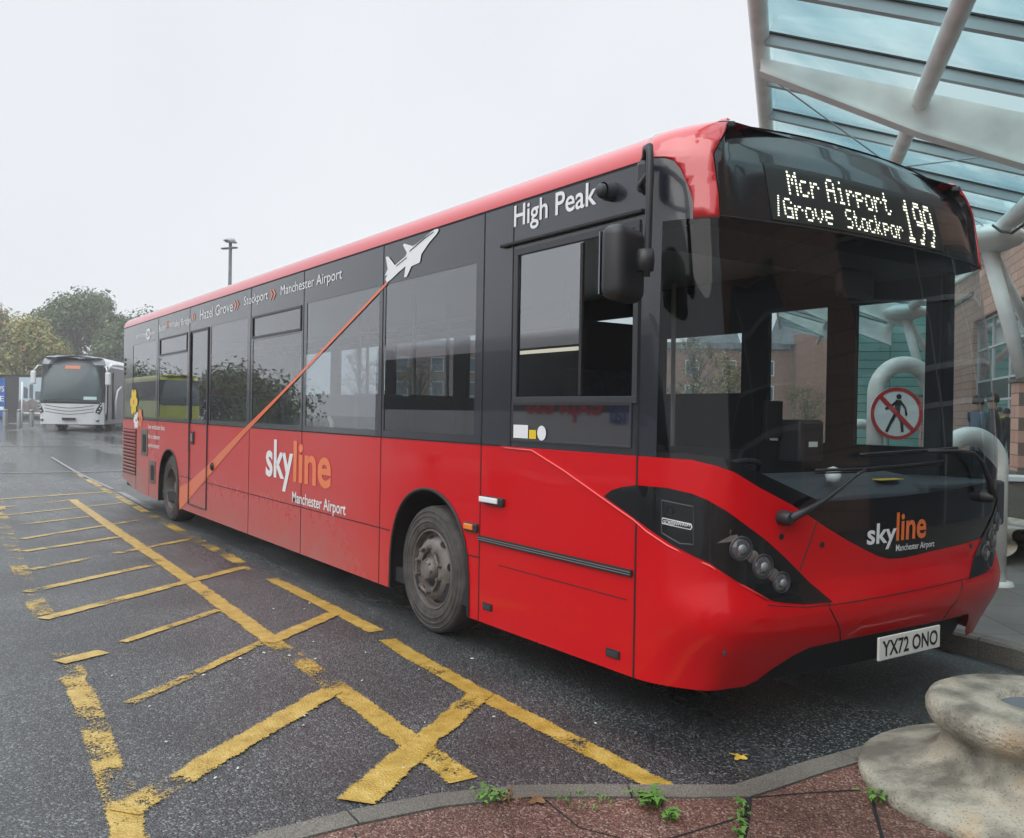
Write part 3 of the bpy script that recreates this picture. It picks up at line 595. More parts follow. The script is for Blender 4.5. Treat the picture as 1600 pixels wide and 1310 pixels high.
# aeroplane
pln = [(-3.165, 2.345), (-3.10, 2.36), (-2.98, 2.40), (-2.885, 2.425), (-2.905, 2.352), (-2.868, 2.352), (-2.80, 2.415), (-2.685, 2.425), (-2.665, 2.478), (-2.56, 2.54), (-2.47, 2.578), (-2.44, 2.600), (-2.452, 2.618), (-2.50, 2.612), (-2.60, 2.59), (-2.735, 2.555), (-2.785, 2.548), (-2.91, 2.583), (-2.93, 2.575), (-2.87, 2.515), (-2.89, 2.493), (-3.045, 2.452), (-3.145, 2.525), (-3.19, 2.53), (-3.155, 2.44), (-3.20, 2.395), (-3.16, 2.40), (-3.19, 2.37)]
pln = [(x, min(z, 2.612)) for x, z in pln]
ap = flat('aeroplane_graphic', pln, 'wht', d=.006)
flat('graphic_line', [(-2.83, 2.515), (-2.62, 2.572), (-2.50, 2.597), (-2.505, 2.603), (-2.63, 2.580), (-2.83, 2.523)], 'ink', ap, d=.0075); flat('graphic_line', [(-3.02, 2.44), (-2.87, 2.478), (-2.87, 2.486), (-3.02, 2.448)], 'ink', ap, d=.0075)
# stickers
flat('notice_sticker', R4(-1.555, -1.415, 1.302, 1.375), 'wht', d=.009); flat('notice_sticker', R4(-1.405, -1.34, 1.302, 1.35), 'yel', d=.009)
flat('notice_sticker', [(-1.29+.04*math.cos(a), 1.335+.04*math.sin(a)) for a in np.linspace(0, 6.28, 20)[:-1]], 'wht', d=.009)
fl_ = MB()
def flower(cx, cz_, rx, rz_, m, n=6, y=.005):
    q = []
    for i in range(n*10):
        a = 2*math.pi*i/(n*10); r = .62+.38*abs(math.cos(a*n/2))**.5; q.append((cx+rx*r*math.cos(a), cz_+rz_*r*math.sin(a)))
    flat('flower_graphic', q, m, d=y); flat('flower_graphic', [(cx+rx*.2*math.cos(a), cz_+rz_*.2*math.sin(a)) for a in np.linspace(0, 6.28, 12)[:-1]], 'org', d=y+.002)
flower(-11.29, 1.50, .24, .20, 'yel'); flower(-11.12, 1.24, .17, .13, 'wht'); flower(-10.88, 1.27, .16, .14, 'org')
# ---- emergency door
dr = MB()
dx0, dx1, dz0, dz1 = -8.29, -7.54, .30, 2.335
for (a, c, e, f_) in ((dx0, dx0+.022, dz0, dz1), (dx1-.022, dx1, dz0, dz1), (dx0+.022, dx1-.022, dz1-.022, dz1), (dx0+.022, dx1-.022, dz0, dz0+.012)): dr.box(((a+c)/2, -1.2465, (e+f_)/2), (c-a, .013, f_-e))
drf = dr.build('emergency_door', M['trim'], b_, bevel=.002)
hd = MB().box((-8.13, -1.247, 1.085), (.12, .012, .15)).build('door_handle', M['ink'], drf, bevel=.004); MB().box((-8.13, -1.256, 1.09), (.05, .012, .09)).build('handle_grip', M['steel'], hd) if False else MB().box((-8.13, -1.256, 1.09), (.05, .012, .09)).build('handle_grip', M['steel'], drf)
Mx = Matrix.Rotation(math.pi/2, 4, 'X'); Mx.translation = (-7.32, -1.24, .80)
MB().lathe([(.045, 0), (.042, .02), (.02, .03), (.001, .03)], 16, Mx).build('fuel_cap', M['rubber'], b_, smooth=True)
# rear louvres, hatches
lv = MB(); lv.box((-11.53, -1.243, .775), (.86, .004, .66)); lvo = lv.build('louvre_grille', M['gap'], b_)
lv = MB()
for k in range(13): lv.box((-11.53, -1.252, .47+k*.0505), (.84, .016, .026), M=Matrix.Rotation(math.radians(25), 3, 'X'))
lv.build('louvre_slats', M['red'], lvo)
ht = MB().box((-10.58, -1.245, .945), (.38, .01, .36)).build('side_hatch', M['rim'], b_, bevel=.004); MB().box((-10.56, -1.251, .93), (.20, .006, .24)).build('hatch_opening', M['gap'], ht)
ht = MB().box((-10.08, -1.245, .565), (.30, .01, .30)).build('side_hatch', M['rim'], b_, bevel=.004); MB().box((-10.06, -1.251, .555), (.17, .006, .20)).build('hatch_opening', M['gap'], ht)
for k in range(4): MB().box((XR-.004, -1.12, 1.93+k*.07), (.02, .10, .045)).build('rear_vent', M['gap'], b_)
for k in range(4): MB().box((-11.93, -1.241, 1.93+k*.07), (.12, .004, .042)).build('rear_vent', M['gap'], b_)
# black rubbing strip, repeaters, reflectors, side flash lamp
rs = MB().box((-1.23, -1.248, .698), (1.34, .016, .034)).build('rubbing_strip', M['rubber'], b_, bevel=.003)
for k in (-.006, .006): MB().box((-1.23, -1.2565, .698+k), (1.33, .003, .004)).build('strip_line', M['steel'], rs)
rp = MB().box((-1.745, -1.252, .930), (.22, .03, .050)).build('door_light', M['plastic'], b_, bevel=.012); MB().box((-1.77, -1.270, .934), (.19, .012, .032)).build('lens', M['wht'], rp, bevel=.005)
rp = MB().box((-1.985, -1.250, .752), (.15, .024, .056)).build('side_repeater', M['plastic'], b_, bevel=.016); MB().box((-1.995, -1.264, .755), (.10, .012, .036)).build('lens', M['amber'], rp, bevel=.01)
for x, z, w_ in ((-1.80, .308, .10), (-.69, .292, .10)):
    rp = MB().box((x, -1.243, z), (w_, .008, .042)).build('reflector', M['rubber'], b_, bevel=.003); MB().box((x, -1.248, z), (w_-.02, .003, .026)).build('lens', M['trim'], rp)
# ---- side camera pod
Mx = Matrix.Rotation(math.pi/2, 4, 'X'); Mx.translation = (-.765, -1.24, 2.522)
cm = MB().lathe([(.046, 0), (.046, .03), (.040, .04), (.040, .055)], 24, Mx).build('camera_pod', M['trim'], b_, smooth=True, angle=40)
MB().lathe([(.032, .055), (.030, .075), (.02, .085), (.001, .088)], 20, Mx).build('camera_dome', M['inner2'], cm, smooth=True)
# ---- mirror
arm = MB().tube([P(sx(-.56), 2.59, 0), Vector((-.42, -1.34, 2.60)), Vector((-.33, -1.42, 2.60)), Vector((-.265, -1.46, 2.585)), Vector((-.25, -1.47, 2.54)), Vector((-.25, -1.47, 2.3)), Vector((-.255, -1.47, 2.08)), Vector((-.26, -1.47, 2.03))], .016, 10)
mir = arm.build('mirror', M['plastic'], b_, smooth=True)
MB().box((-.435, -1.325, 2.515), (.075, .07, .15)).build('mirror_bracket', M['plastic'], mir, bevel=.028)
MB().tube([(-.44, -1.32, 2.445), (-.36, -1.42, 2.45), (-.25, -1.47, 2.47)], .014, 8).build('mirror_brace', M['plastic'], mir, smooth=True)
MB().lathe([(.001, -.05), (.036, -.045), (.04, 0), (.036, .045), (.001, .05)], 16, Matrix.Translation((-.268, -1.47, 2.10))).build('mirror_joint', M['plastic'], mir, smooth=True)
mh = MB().box((-.385, -1.49, 2.095), (.12, .24, .325), rz=math.radians(20)).build('mirror_head', M['plastic'], mir, bevel=.05); mh.modifiers['bevel'].segments = 5; mh.data.shade_smooth()
MB().box((-.448, -1.512, 2.095), (.006, .19, .27), rz=math.radians(20)).build('mirror_glass', M['lens'], mir)
# nearside mirror, seen through the screen
arm = MB().tube([P(1.35, 2.5, 0), Vector((-.1, 1.33, 2.52)), Vector((.06, 1.36, 2.45)), Vector((.07, 1.36, 2.3))], .014, 8)
m2 = arm.build('mirror', M['plastic'], b_, smooth=True) if False else None
# ---- wheels
def wheel(X, side, front):
    y = side*1.205; w0 = empty('wheel', (X, y, Rw)); w0.parent = b_
    Mx = Matrix.Rotation(math.pi/2 if side < 0 else -math.pi/2, 4, 'X')      # +z of the lathe points outwards
    prof = [(.245, -.24), (.38, -.245), (.405, -.22), (.412, -.18), (.412, -.03), (.405, -.008), (.395, .002), (.384, .006), (.380, .011), (.374, .011), (.370, .007), (.352, .011), (.348, .016), (.342, .016), (.338, .012), (.318, .015), (.314, .019), (.308, .019), (.304, .014), (.290, .014), (.268, .006), (.262, -.004)]
    MB().lathe(prof, 64, Mx).build('tyre', M['tyre'], w0, smooth=True, angle=30)
    if front: rp_ = [(.264, -.006), (.258, .004), (.250, .004), (.245, -.012), (.238, -.04), (.222, -.045), (.19, .0), (.168, .014), (.115, .016), (.112, -.006), (.085, -.008), (.08, .012), (.07, .035), (.055, .05), (.001, .052)]
    else: rp_ = [(.264, -.006), (.258, .004), (.250, .004), (.245, -.03), (.232, -.10), (.20, -.13), (.10, -.13), (.095, -.07), (.07, -.05), (.001, -.05)]
    rm = MB().lathe(rp_, 48, Mx)
    r_ = rm.build('rim', M['rim'], w0, smooth=True, angle=35)
    zz = .014 if front else -.13
    nuts = MB()
    for k in range(10):
        a = 2*math.pi*(k+.5)/10; T = Mx@Matrix.Translation((.143*math.cos(a), .143*math.sin(a), zz)); nuts.lathe([(.02, -.006), (.019, .010), (.014, .011), (.013, .030), (.001, .031)], 6, T)
    if front:
        for k in range(5):
            a0 = 2*math.pi*(2*k+.5)/10; a1 = a0+2*math.pi/10; p0 = Vector((.143*math.cos(a0), .143*math.sin(a0), zz+.016)); p1 = Vector((.143*math.cos(a1), .143*math.sin(a1), zz+.016))
            pm = (p0+p1)/2; pm = pm*(.163/pm.to_2d().length) if False else Vector((pm.x*1.06, pm.y*1.06, pm.z+.004))
            nuts.tube([Mx@p0, Mx@pm, Mx@p1], [.012, .011, .012], 6)
        for k in range(8):
            a = 2*math.pi*k/8; T = Mx@Matrix.Translation((.062*math.cos(a), .062*math.sin(a), .036)); nuts.lathe([(.009, -.006), (.009, .014), (.001, .015)], 6, T)
    nuts.build('wheel_nuts', M['rim'], w0)
    hl_ = MB()
    for k in range(8 if front else 0):
        a = 2*math.pi*(k+.25)/8; c = .207; T = Mx@Matrix.Translation((c*math.cos(a), c*math.sin(a), -.018))@Matrix.Rotation(a, 4, 'Z')@Matrix.Rotation(math.radians(58), 4, 'Y')
        hl_.add([T@Vector((.019*math.cos(t), .026*math.sin(t), .004)) for t in np.linspace(0, 2*math.pi, 15)[:-1]], [tuple(range(14))])
    if front: hl_.build('rim_holes', M['gap'], w0)
    return w0
for X in (XF, XB_):
    for sd_ in (-1, 1): wheel(X, sd_, X == XF)
for X, r_, tp in ((XF, .52, .935), (XB_, .50, .90)):
    for g_ in (-1, 1):
        q = MB(); pa = arch(X, r_, tp, .21); ins = []
        vs = [(x, g_*1.238, z) for x, z in pa]+[(x, g_*.80, z) for x, z in pa]; n = len(pa)
        q.add(vs, [(i, i+1, n+i+1, n+i) for i in range(n-1)]); q.add([(x, g_*.80, z) for x, z in pa], [tuple(range(n))]); q.build('wheel_housing', M['gap'], b_)
        q = MB().tube([(x, g_*1.243, z) for x, z in pa], .012, 6, cap=False); q.build('arch_trim', M['rubber'], b_, smooth=True)
# ---- floor, rear, interior
MB().box((-6.3, 0, .30), (11.2, 2.40, .10)).build('floor', M['inner'], b_)
MB().box((XR+.03, 0, 1.50), (.06, 2.46, 2.30)).build('rear_wall', M['red'], b_, bevel=.02)
MB().box((-6.6, 0, 2.52), (10.8, 2.36, .06)).build('ceiling', M['winframe'], b_)
MB().box((-.62, 0, 2.44), (.55, 2.2, .24)).build('display_housing', M['inner'], b_)
# inner skin of nearside, dark
nb = MB(); NWi = [(a, b, c, d) for a, b, c, d in NW]
xs = sorted({XR+.1, -.5}|{q for w_ in NWi for q in w_[:2]}); zs = sorted({.35, 2.5}|{q for w_ in NWi for q in w_[2:4]})
for i in range(len(xs)-1):
    for j in range(len(zs)-1):
        cx, cz2 = (xs[i]+xs[i+1])/2, (zs[j]+zs[j+1])/2
        if not any(a < cx < b and c < cz2 < d for a, b, c, d in NWi): nb.box((cx, 1.215, cz2), (xs[i+1]-xs[i], .03, zs[j+1]-zs[j]))
nb.build('inner_wall', M['inner'], b_)
# dash
ds = MB(); prof = [(-.55, .40), (-.55, 1.10), (-.42, 1.16), (-.25, 1.14), (-.12, 1.06), (-.08, .95), (-.10, .6), (-.10, .4)]
vs = [(x, y_, z) for y_ in (-1.12, .45) for x, z in prof]; n = len(prof)
ds.add(vs, [(i, (i+1) % n, n+(i+1) % n, n+i) for i in range(n)]+[tuple(range(n)), tuple(range(n, 2*n))]); ds.build('dashboard', M['inner2'], b_, bevel=.01)
MB().box((-.36, .80, .97), (.56, .80, .26)).build('dashboard_shelf', M['inner2'], b_, bevel=.02)
stw = MB()
Mx = Matrix.Translation((-.62, -.62, 1.12))@Matrix.Rotation(math.radians(-28), 4, 'Y')
stw.tube([Mx@Vector((.22*math.cos(a), .22*math.sin(a), 0)) for a in np.linspace(0, 2*math.pi, 28)], .015, 8); stw.tube([Mx@Vector((-.21, 0, 0)), Mx@Vector((.21, 0, 0))], .012, 6); stw.tube([Mx@Vector((0, 0, 0)), Mx@Vector((0, 0, -.3))], .03, 8)
stw.build('steering_wheel', M['rubber'], b_, smooth=True)
def seat(x, y, m='seat', h=1.12, parent=b_, w=.44):
    s_ = MB().box((x, y, .78), (.44, w, .12)).build('seat', M[m], parent, bevel=.04)
    bk = MB().box((x-.22, y, .78+h/2-.15), (.09, w, h-.35), M=Matrix.Rotation(math.radians(-8), 3, 'Y')).build('backrest', M[m], s_, bevel=.04); bk.modifiers['bevel'].segments = 4
    MB().box((x, y, .55), (.1, .1, .36)).build('seat_leg', M['inner2'], s_)
    return s_
seat(-1.25, -.68, h=1.25, w=.5)
for k, x in enumerate((-3.6, -4.4, -5.2, -6.0, -6.8, -7.6, -8.7, -9.5, -10.3, -11.1)):
    for y in (-.95, -.48, .48, .95):
        if x > -4 and y > 0: continue
        seat(x, y)
pt = MB().box((-1.80, -.62, 1.20), (.04, 1.12, 1.65)).build('cab_partition', M['inner'], b_)
MB().box((-1.35, -.10, .80), (.9, .03, .9)).build('cab_door', M['inner'], b_)
MB().tube([(-1.8, -.1, .4), (-1.8, -.1, 2.48)], .018, 8).build('grab_pole', M['cream'], b_, smooth=True)
for x, y in ((-3.15, .35), (-4.55, -.28), (-4.95, .3), (-5.7, -.28), (-6.7, .28), (-7.9, -.28), (-9.1, .28), (-2.5, .9), (-3.2, -.3)):
    MB().tube([(x, y, .40), (x+.02, y, 1.2), (x, y, 2.48)], .018, 8).build('grab_pole', M['cream'], b_, smooth=True)
MB().tube([(-4.55, -1.05, 1.20), (-4.55, -1.05, 1.33), (-4.62, -1.05, 1.38), (-5.05, -1.05, 1.38)], .022, 8).build('grab_rail', M['cream'], b_, smooth=True)
for y in (-.28, .28): MB().tube([(-3.2, y, 2.2), (-11, y, 2.2)], .016, 8).build('ceiling_rail', M['cream'], b_, smooth=True)
# ticket machine, screen, dash camera
tm = MB().box((-.55, -.05, 1.31), (.16, .20, .24)).build('ticket_machine', M['plastic'], b_, bevel=.02); MB().box((-.468, -.05, 1.30), (.004, .07, .028)).build('ticket_slot', M['plate'], tm)
MB().box((-.60, -.22, 1.43), (.03, .13, .20)).build('driver_screen', M['ink'], b_, bevel=.006)
MB().lathe([(.001, .045), (.03, .035), (.04, 0), (.03, -.03), (.001, -.035)], 16, Matrix.Translation((-.16, -.30, 1.16))).build('dash_camera', M['wht'], b_, smooth=True)
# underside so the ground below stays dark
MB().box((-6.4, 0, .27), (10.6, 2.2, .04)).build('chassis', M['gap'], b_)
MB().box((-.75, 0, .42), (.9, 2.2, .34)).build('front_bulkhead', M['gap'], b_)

MB().box((-.22, .22, 1.125), (.10, .20, .004)).build('notice_card', M['yel'], b_)
MB().box((-.34, .1, 2.16), (.06, .30, .16)).build('interior_mirror', M['ink'], b_, bevel=.03)
# ------------------------------------------------------------------ ground, kerbs, markings
def struct(o): o['kind'] = 'structure'; return o
def gz(x):                                                     # the yard rises a little behind the bus
    t = min(1, max(0, (-x-15)/24)); return .36*t*t*(3-2*t)
xs = [-150, -120, -80, -60, -50]+list(np.arange(-44, -12, 1.5))+[-12, -6, 0, 10, 30]; ys = [-60, -40, -20, -10, -5, 0, 5, 10, 20, 40, 80, 110]
mb = MB(); n = len(ys)
mb.add([(x, y, gz(x)) for x in xs for y in ys], [(i*n+j, (i+1)*n+j, (i+1)*n+j+1, i*n+j+1) for i in range(len(xs)-1) for j in range(n-1)])
struct(mb.build('ground', M['asphalt'], smooth=True))
kerbline = [(1.6, -11), (.8, -7.5), (.30, -5.3), (.02, -4.3), (-.11, -3.6), (-.17, -3.1), (-.165, -2.85), (-.13, -2.55), (-.03, -2.25), (.10, -2.03), (.25, -1.80), (.375, -1.60), (.375, -1.2), (.40, -.7), (.42, -.2), (.42, .9), (.33, 1.15), (.12, 1.28), (-.3, 1.34), (-3, 1.42), (-8, 1.55), (-9.6, 1.7), (-14, 7), (-20, 14), (-33, 30), (-52, 54)]
def offset(line, d):
    o = []
    for i, p in enumerate(line):
        a = Vector(line[max(i-1, 0)]); b = Vector(line[min(i+1, len(line)-1)]); t = (b-a).normalized(); o.append((p[0]+t.y*d, p[1]-t.x*d))
    return o
def resample(line, step, lim=1e9):
    o = [Vector(line[0])]; acc = 0
    for a, b in zip(line[:-1], line[1:]):
        a, b = Vector(a), Vector(b); l = (b-a).length; k = step-acc
        while k <= l: o.append(a.lerp(b, k/l)); k += step
        acc = l-(k-step)
    return o
KW = .125
kin = offset(kerbline, KW)
def poly_mesh(name, pts, z, m):
    t = geometry.tessellate_polygon([[Vector((p[0], p[1], 0)) for p in pts]]); return MB().add([(p[0], p[1], z) for p in pts], [tuple(q) for q in t]).build(name, m)
split = [k for k, p in enumerate(kin) if p[1] > -.6][0]
struct(poly_mesh('pavement', kin[:split]+[(.42+KW, -.45), (1.2, -.45), (2.2, -1.2), (7, -1.2), (28, -1.2), (28, -30), (1.6, -30)], .118, M['redpave']))
struct(poly_mesh('pavement', [(.42+KW, -.45)]+kin[split:]+[(-60, 66), (-60, 100), (28, 100), (28, -1.2), (2.2, -1.2), (1.2, -.45)], .118, M['slabs']))
rng = random.Random(4)
km = MB(); fine = []
for a, b in zip(kerbline[:-1], kerbline[1:]):
    L_ = math.dist(a, b); fine += [(a[0]+(b[0]-a[0])*k/max(1, int(L_/.1)), a[1]+(b[1]-a[1])*k/max(1, int(L_/.1))) for k in range(max(1, int(L_/.1)))]
fine.append(kerbline[-1]); fi = offset(fine, KW-.006)
prof = lambda o, i: [(o[0], o[1], -.02), (o[0], o[1], .108), (o[0]*.88+i[0]*.12, o[1]*.88+i[1]*.12, .122), (i[0], i[1], .123), (i[0], i[1], -.02)]
k = 0
while k < len(fine)-1:
    step = 9; e = min(k+step, len(fine)-1); vv = []
    for j in range(k, e+1):
        o, i = Vector(fine[j]), Vector(fi[j])
        if j == e and e < len(fine)-1: o = o.lerp(Vector(fine[j-1]), .07); i = i.lerp(Vector(fi[j-1]), .07)
        vv += prof(o, i)
    m_ = e-k
    km.add(vv, [(a*5+c, a*5+c+1, (a+1)*5+c+1, (a+1)*5+c) for a in range(m_) for c in range(4)]+[(0, 1, 2, 3, 4), tuple(m_*5+c for c in range(5))]); k = e
struct(km.build('kerb', M['kerb']))
# dark joints between the red paving slabs
jt = MB()
def joint(pts, w_=.012):
    for a, b in zip(pts[:-1], pts[1:]):
        a, b = Vector(a), Vector(b); t = (b-a).normalized(); nn = Vector((t.y, -t.x))*w_/2
        jt.add([(*(a+nn), .1195), (*(b+nn), .1195), (*(b-nn), .1195), (*(a-nn), .1195)], [(0, 1, 2, 3)])
joint([(.49, -1.64), (.60, -1.78), (.72, -1.94), (.95, -2.3), (1.5, -3.2)], .022); joint([(.70, -1.24), (.80, -1.37), (.95, -1.55), (1.5, -2.3)]); joint([(.58, -1.76), (.56, -2.08), (.45, -2.6), (.40, -3.2)], .008)
joint([(.49, -1.64), (.58, -1.42), (.66, -1.25)], .01); joint([(.12, -2.25), (.35, -2.28), (.60, -2.15), (.72, -1.94)], .006); joint([(0, -2.9), (.4, -3.0)], .006)
struct(jt.build('paving_joints', M['gap']))
_zc = [0]
def strip(name, pts, w_, wear=.36, z=.004):
    _zc[0] += 1; z = .003+.00022*_zc[0]
    pts = [Vector(p) for p in pts]; q = []
    for a, b in zip(pts[:-1], pts[1:]):
        k_ = max(1, int((b-a).length/.25)); q += [a.lerp(b, i/k_) for i in range(k_)]
    q.append(pts[-1]); v, f, uv = [], [], []
    for i, p in enumerate(q):
        t = (q[min(i+1, len(q)-1)]-q[max(i-1, 0)]).normalized(); nn = Vector((t.y, -t.x))*w_/2
        for sg, u_ in ((1, 0), (-1, 1)): v.append((*(p+nn*sg), z+gz(p.x))); uv.append((i, u_))
    f = [(2*i, 2*i+2, 2*i+3, 2*i+1) for i in range(len(q)-1)]
    me = bpy.data.meshes.new(name); me.from_pydata(v, [], f); me.update(); ul = me.uv_layers.new(name='UVMap')
    for l_ in me.loops: ul.data[l_.index].uv = uv[l_.vertex_index]
    at_ = me.attributes.new('wear', 'FLOAT', 'POINT')
    for i in range(len(v)): at_.data[i].value = wear(v[i][0], v[i][1]) if callable(wear) else wear
    me.materials.append(M['yellow']); o = bpy.data.objects.new(name, me); COL.objects.link(o); return struct(o)
rm = 'road_marking'
strip(rm, [(.10, -1.635), (-1.28, -1.615), (-2.02, -1.58), (-2.50, -1.535)], .135, .36)
strip(rm, [(-2.72, -1.50), (-4.82, -1.455)], .135, .37); strip(rm, [(-5.3, -1.45), (-9.0, -1.33), (-12, -1.2), (-18.5, -.93)], .14, .50)
strip(rm, [(-.40, -2.255), (-1.62, -2.20), (-2.83, -2.16), (-4.83, -2.08), (-6.87, -2.02), (-8.66, -1.98), (-12.45, -1.87)], .145, lambda x, y: .49 if -2.6 < x < -1.7 else .34)
strip(rm, [(-.05, -3.45), (-.58, -3.44), (-1.0, -3.40), (-1.58, -3.36), (-2.15, -3.32), (-2.60, -3.31)], .135, lambda x, y: .32 if x > -.85 else .47 if x > -1.5 else .53, .006)
strip(rm, [(-2.60, -3.31), (-3.33, -3.27), (-5.3, -3.23), (-7.8, -3.12), (-10.7, -2.96), (-13, -2.8)], .16, .57, .006)
for a, b, wr, ww in (((-12.92, -2.79), (-13.62, -1.11), .35, .12), ((-11.75, -2.82), (-12.6, -1.56), .5, .11), ((-10.67, -2.91), (-11.68, -1.29), .42, .10), ((-9.54, -2.89), (-10.06, -2.02), .42, .10), ((-8.26, -2.97), (-9.68, -1.24), .42, .10),
                     ((-7.33, -3.05), (-7.96, -2.06), .42, .11), ((-6.21, -3.11), (-7.5, -1.36), .43, .10), ((-5.18, -3.26), (-5.99, -2.12), .40, .11), ((-4.15, -3.27), (-5.44, -1.5), .36, .12), ((-3.25, -2.94), (-3.84, -2.19), .38, .08),
                     ((-2.97, -3.33), (-3.08, -3.08), .3, .13), ((-2.03, -3.15), (-2.82, -2.22), .43, .08), ((-2.80, -2.20), (-3.33, -1.53), .32, .13), ((-.80, -3.42), (-1.72, -2.24), .36, .145), ((-.44, -2.69), (-.82, -2.22), .26, .17), ((-.80, -2.24), (-1.28, -1.61), .32, .14)):
    strip(rm, [a, b], ww*1.05, wr+.03, .007)
# pale worn lane lines far across the yard
M['whiteline'] = mat('worn_white_line', (.19, .195, .20), .5, vary=.3, scale=6)
for pts, w_ in (([(-18.6, -5), (-18.2, 1)], .12), ([(-14.0, -1.0), (-18.2, -.93), (-23, -.8)], .07), ([(-28, -6), (-27, 4)], .12), ([(-13.4, -1.0), (-10.6, -1.12)], .10)):
    q = MB()
    for a, b in zip(pts[:-1], pts[1:]):
        a, b = Vector(a), Vector(b); k_ = max(1, int((b-a).length/1.5))
        for i in range(k_):
            c, e = a.lerp(b, i/k_), a.lerp(b, (i+1)/k_); t = (b-a).normalized(); nn = Vector((t.y, -t.x))*w_/2
            q.add([(*(c+nn), gz(c.x)+.008), (*(e+nn), gz(e.x)+.008), (*(e-nn), gz(e.x)+.008), (*(c-nn), gz(c.x)+.008)], [(0, 1, 2, 3)])
    struct(q.build('road_marking', M['whiteline']))

# ------------------------------------------------------------------ station canopy
H1, Q1, Q2, Q3, SL = 6.2+1.44, -.52, 1.95, 4.45, .315
def cz_(q): return H1-SL*(q-Q1)
DP = 1.87; P0 = 15.0
canopy = empty('canopy', (0, 0, 0)); tag(canopy, 'glass canopy on white steel tubes sloping over the waiting area', 'canopy')
MB().tube([B(1, Q1, cz_(Q1)-.05), B(64, Q1, cz_(Q1)-.05)], .15, 20).build('edge_tube', M['whitesteel'], canopy, smooth=True, angle=40)
MB().tube([B(1, Q2, cz_(Q2)-.36), B(64, Q2, cz_(Q2)-.36)], .135, 20).build('middle_tube', M['whitesteel'], canopy, smooth=True, angle=40)
MB().tube([B(1, Q3+.1, cz_(Q3)-.28), B(64, Q3+.1, cz_(Q3)-.28)], .17, 20).build('gutter_tube', M['whitesteel'], canopy, smooth=True, angle=40)
k0 = -7; RZ = math.atan2(DB.y, DB.x)
for k in range(k0, 26):
    p = P0+DP*k
    q = MB(); a0, a1 = B(p, Q1+.1, cz_(Q1)-.13), B(p, Q3+.2, cz_(Q3)-.13)
    d_ = (a1-a0).normalized(); Mt = Matrix((d_, DB, d_.cross(DB))).transposed()
    q.box((a0+a1)/2, ((a1-a0).length, .12, .16), M=Mt).build('purlin', M['purlin'], canopy)
    MB().box((a0+a1)/2+Vector((0, 0, .10)), ((a1-a0).length, .20, .025), M=Mt).build('glazing_bar', M['rubber'], canopy)
    if k < 25:
        c0, c1 = B(p+DP/2, Q1+.1, cz_(Q1)-.01), B(p+DP/2, Q3+.3, cz_(Q3)-.01)
        MB().box((c0+c1)/2, ((c1-c0).length, DP-.02, .012), M=Mt).build('glass_pane', M['canopy_glass'], canopy)
for k in range(-1, 6):
    p = 15.6+7.48*k; q = MB(); v = []
    for sg in (-.06, .06):
        for (qq, a_, b2) in ((Q1, -.20, -.42), (Q2, -.20, -.85), (Q3+.2, -.20, -1.08)):
            v += [B(p+sg, qq, cz_(qq)+a_), B(p+sg, qq, cz_(qq)+b2)]
    q.add(v, [(0, 2, 3, 1), (2, 4, 5, 3), (6, 7, 9, 8), (8, 9, 11, 10), (0, 1, 7, 6), (4, 10, 11, 5), (0, 6, 8, 2), (2, 8, 10, 4)])
    bmx = q.build('rafter_beam', M['whitesteel'], canopy)
    for (qa, ba, qb, bb) in ((Q1, -.42, Q2, -.85), (Q2, -.85, Q3+.2, -1.08)):
        a0, a1 = B(p, qa, cz_(qa)+ba-.02), B(p, qb, cz_(qb)+bb-.02); d_ = (a1-a0).normalized(); Mt = Matrix((d_, DB, d_.cross(DB))).transposed()
        MB().box((a0+a1)/2, ((a1-a0).length+.01, .30, .035), M=Mt).build('flange', M['whitesteel'], bmx)
for (pa, qa), (pb, qb) in (((15.8, Q1), (22.8, Q3)), ((15.8, Q3), (22.8, Q1)), ((23.2, Q1), (30.3, Q3)), ((23.2, Q3), (30.3, Q1))):
    MB().tube([B(pa, qa, cz_(qa)-.33), B((pa+pb)/2, (qa+qb)/2, cz_((qa+qb)/2)-.42), B(pb, qb, cz_(qb)-.33)], .014, 6).build('brace_cable', M['steel'], canopy)
for i, p in enumerate((22.9, 37.9, 52.9)):
    zt = cz_(Q3)-.45; c = B(p, 4.35, zt)
    Mx = Matrix.Translation(c)
    MB().lathe([(.001, -.34), (.35, -.30), (.68, -.16), (.80, 0), (.74, .12), (.50, .24), (.25, .30), (.001, .32)], 32, Mx).build('column_head', M['whitesteel'], canopy, smooth=True)
    pb = B(p, 5.15, 2.45)
    MB().tube([c+Vector((0, 0, -.2)), pb], .16, 16).build('raking_strut', M['whitesteel'], canopy, smooth=True)
    MB().tube([c+Vector((0, 0, -.1)), B(p+3.2, 6.4, 2.9)], .12, 14).build('raking_strut', M['whitesteel'], canopy, smooth=True)
    MB().tube([c+Vector((0, 0, 0)), B(p-3.0, 6.4, zt+1.2)], .12, 14).build('raking_strut', M['whitesteel'], canopy, smooth=True)
    MB().tube([c+Vector((0, 0, .1)), B(p+3.2, 6.2, zt+.5)], .10, 14).build('raking_strut', M['whitesteel'], canopy, smooth=True)
    pr = empty('stone_pier', B(p, 5.25, .118), RZ); tag(pr, ('pink stone pier nearest the bus under a white raking strut', 'middle pink stone pier farther along the station front', 'farthest pink stone pier along the station front')[i], 'pier', 'stone piers carrying the canopy struts')
    MB().box((0, 0, 1.1), (.75, .55, 2.2)).build('shaft', M['stone'], pr, bevel=.01); MB().box((0, 0, 2.24), (.85, .65, .08)).build('cap', M['kerb'], pr, bevel=.01); MB().box((0, 0, .10), (.82, .62, .2)).build('plinth', M['kerb'], pr, bevel=.01)
lmp = empty('ceiling_lamp', B(20.4, 4.75, 5.75)); tag(lmp, 'small lit lamp on a dark curved arm below the canopy', 'lamp')
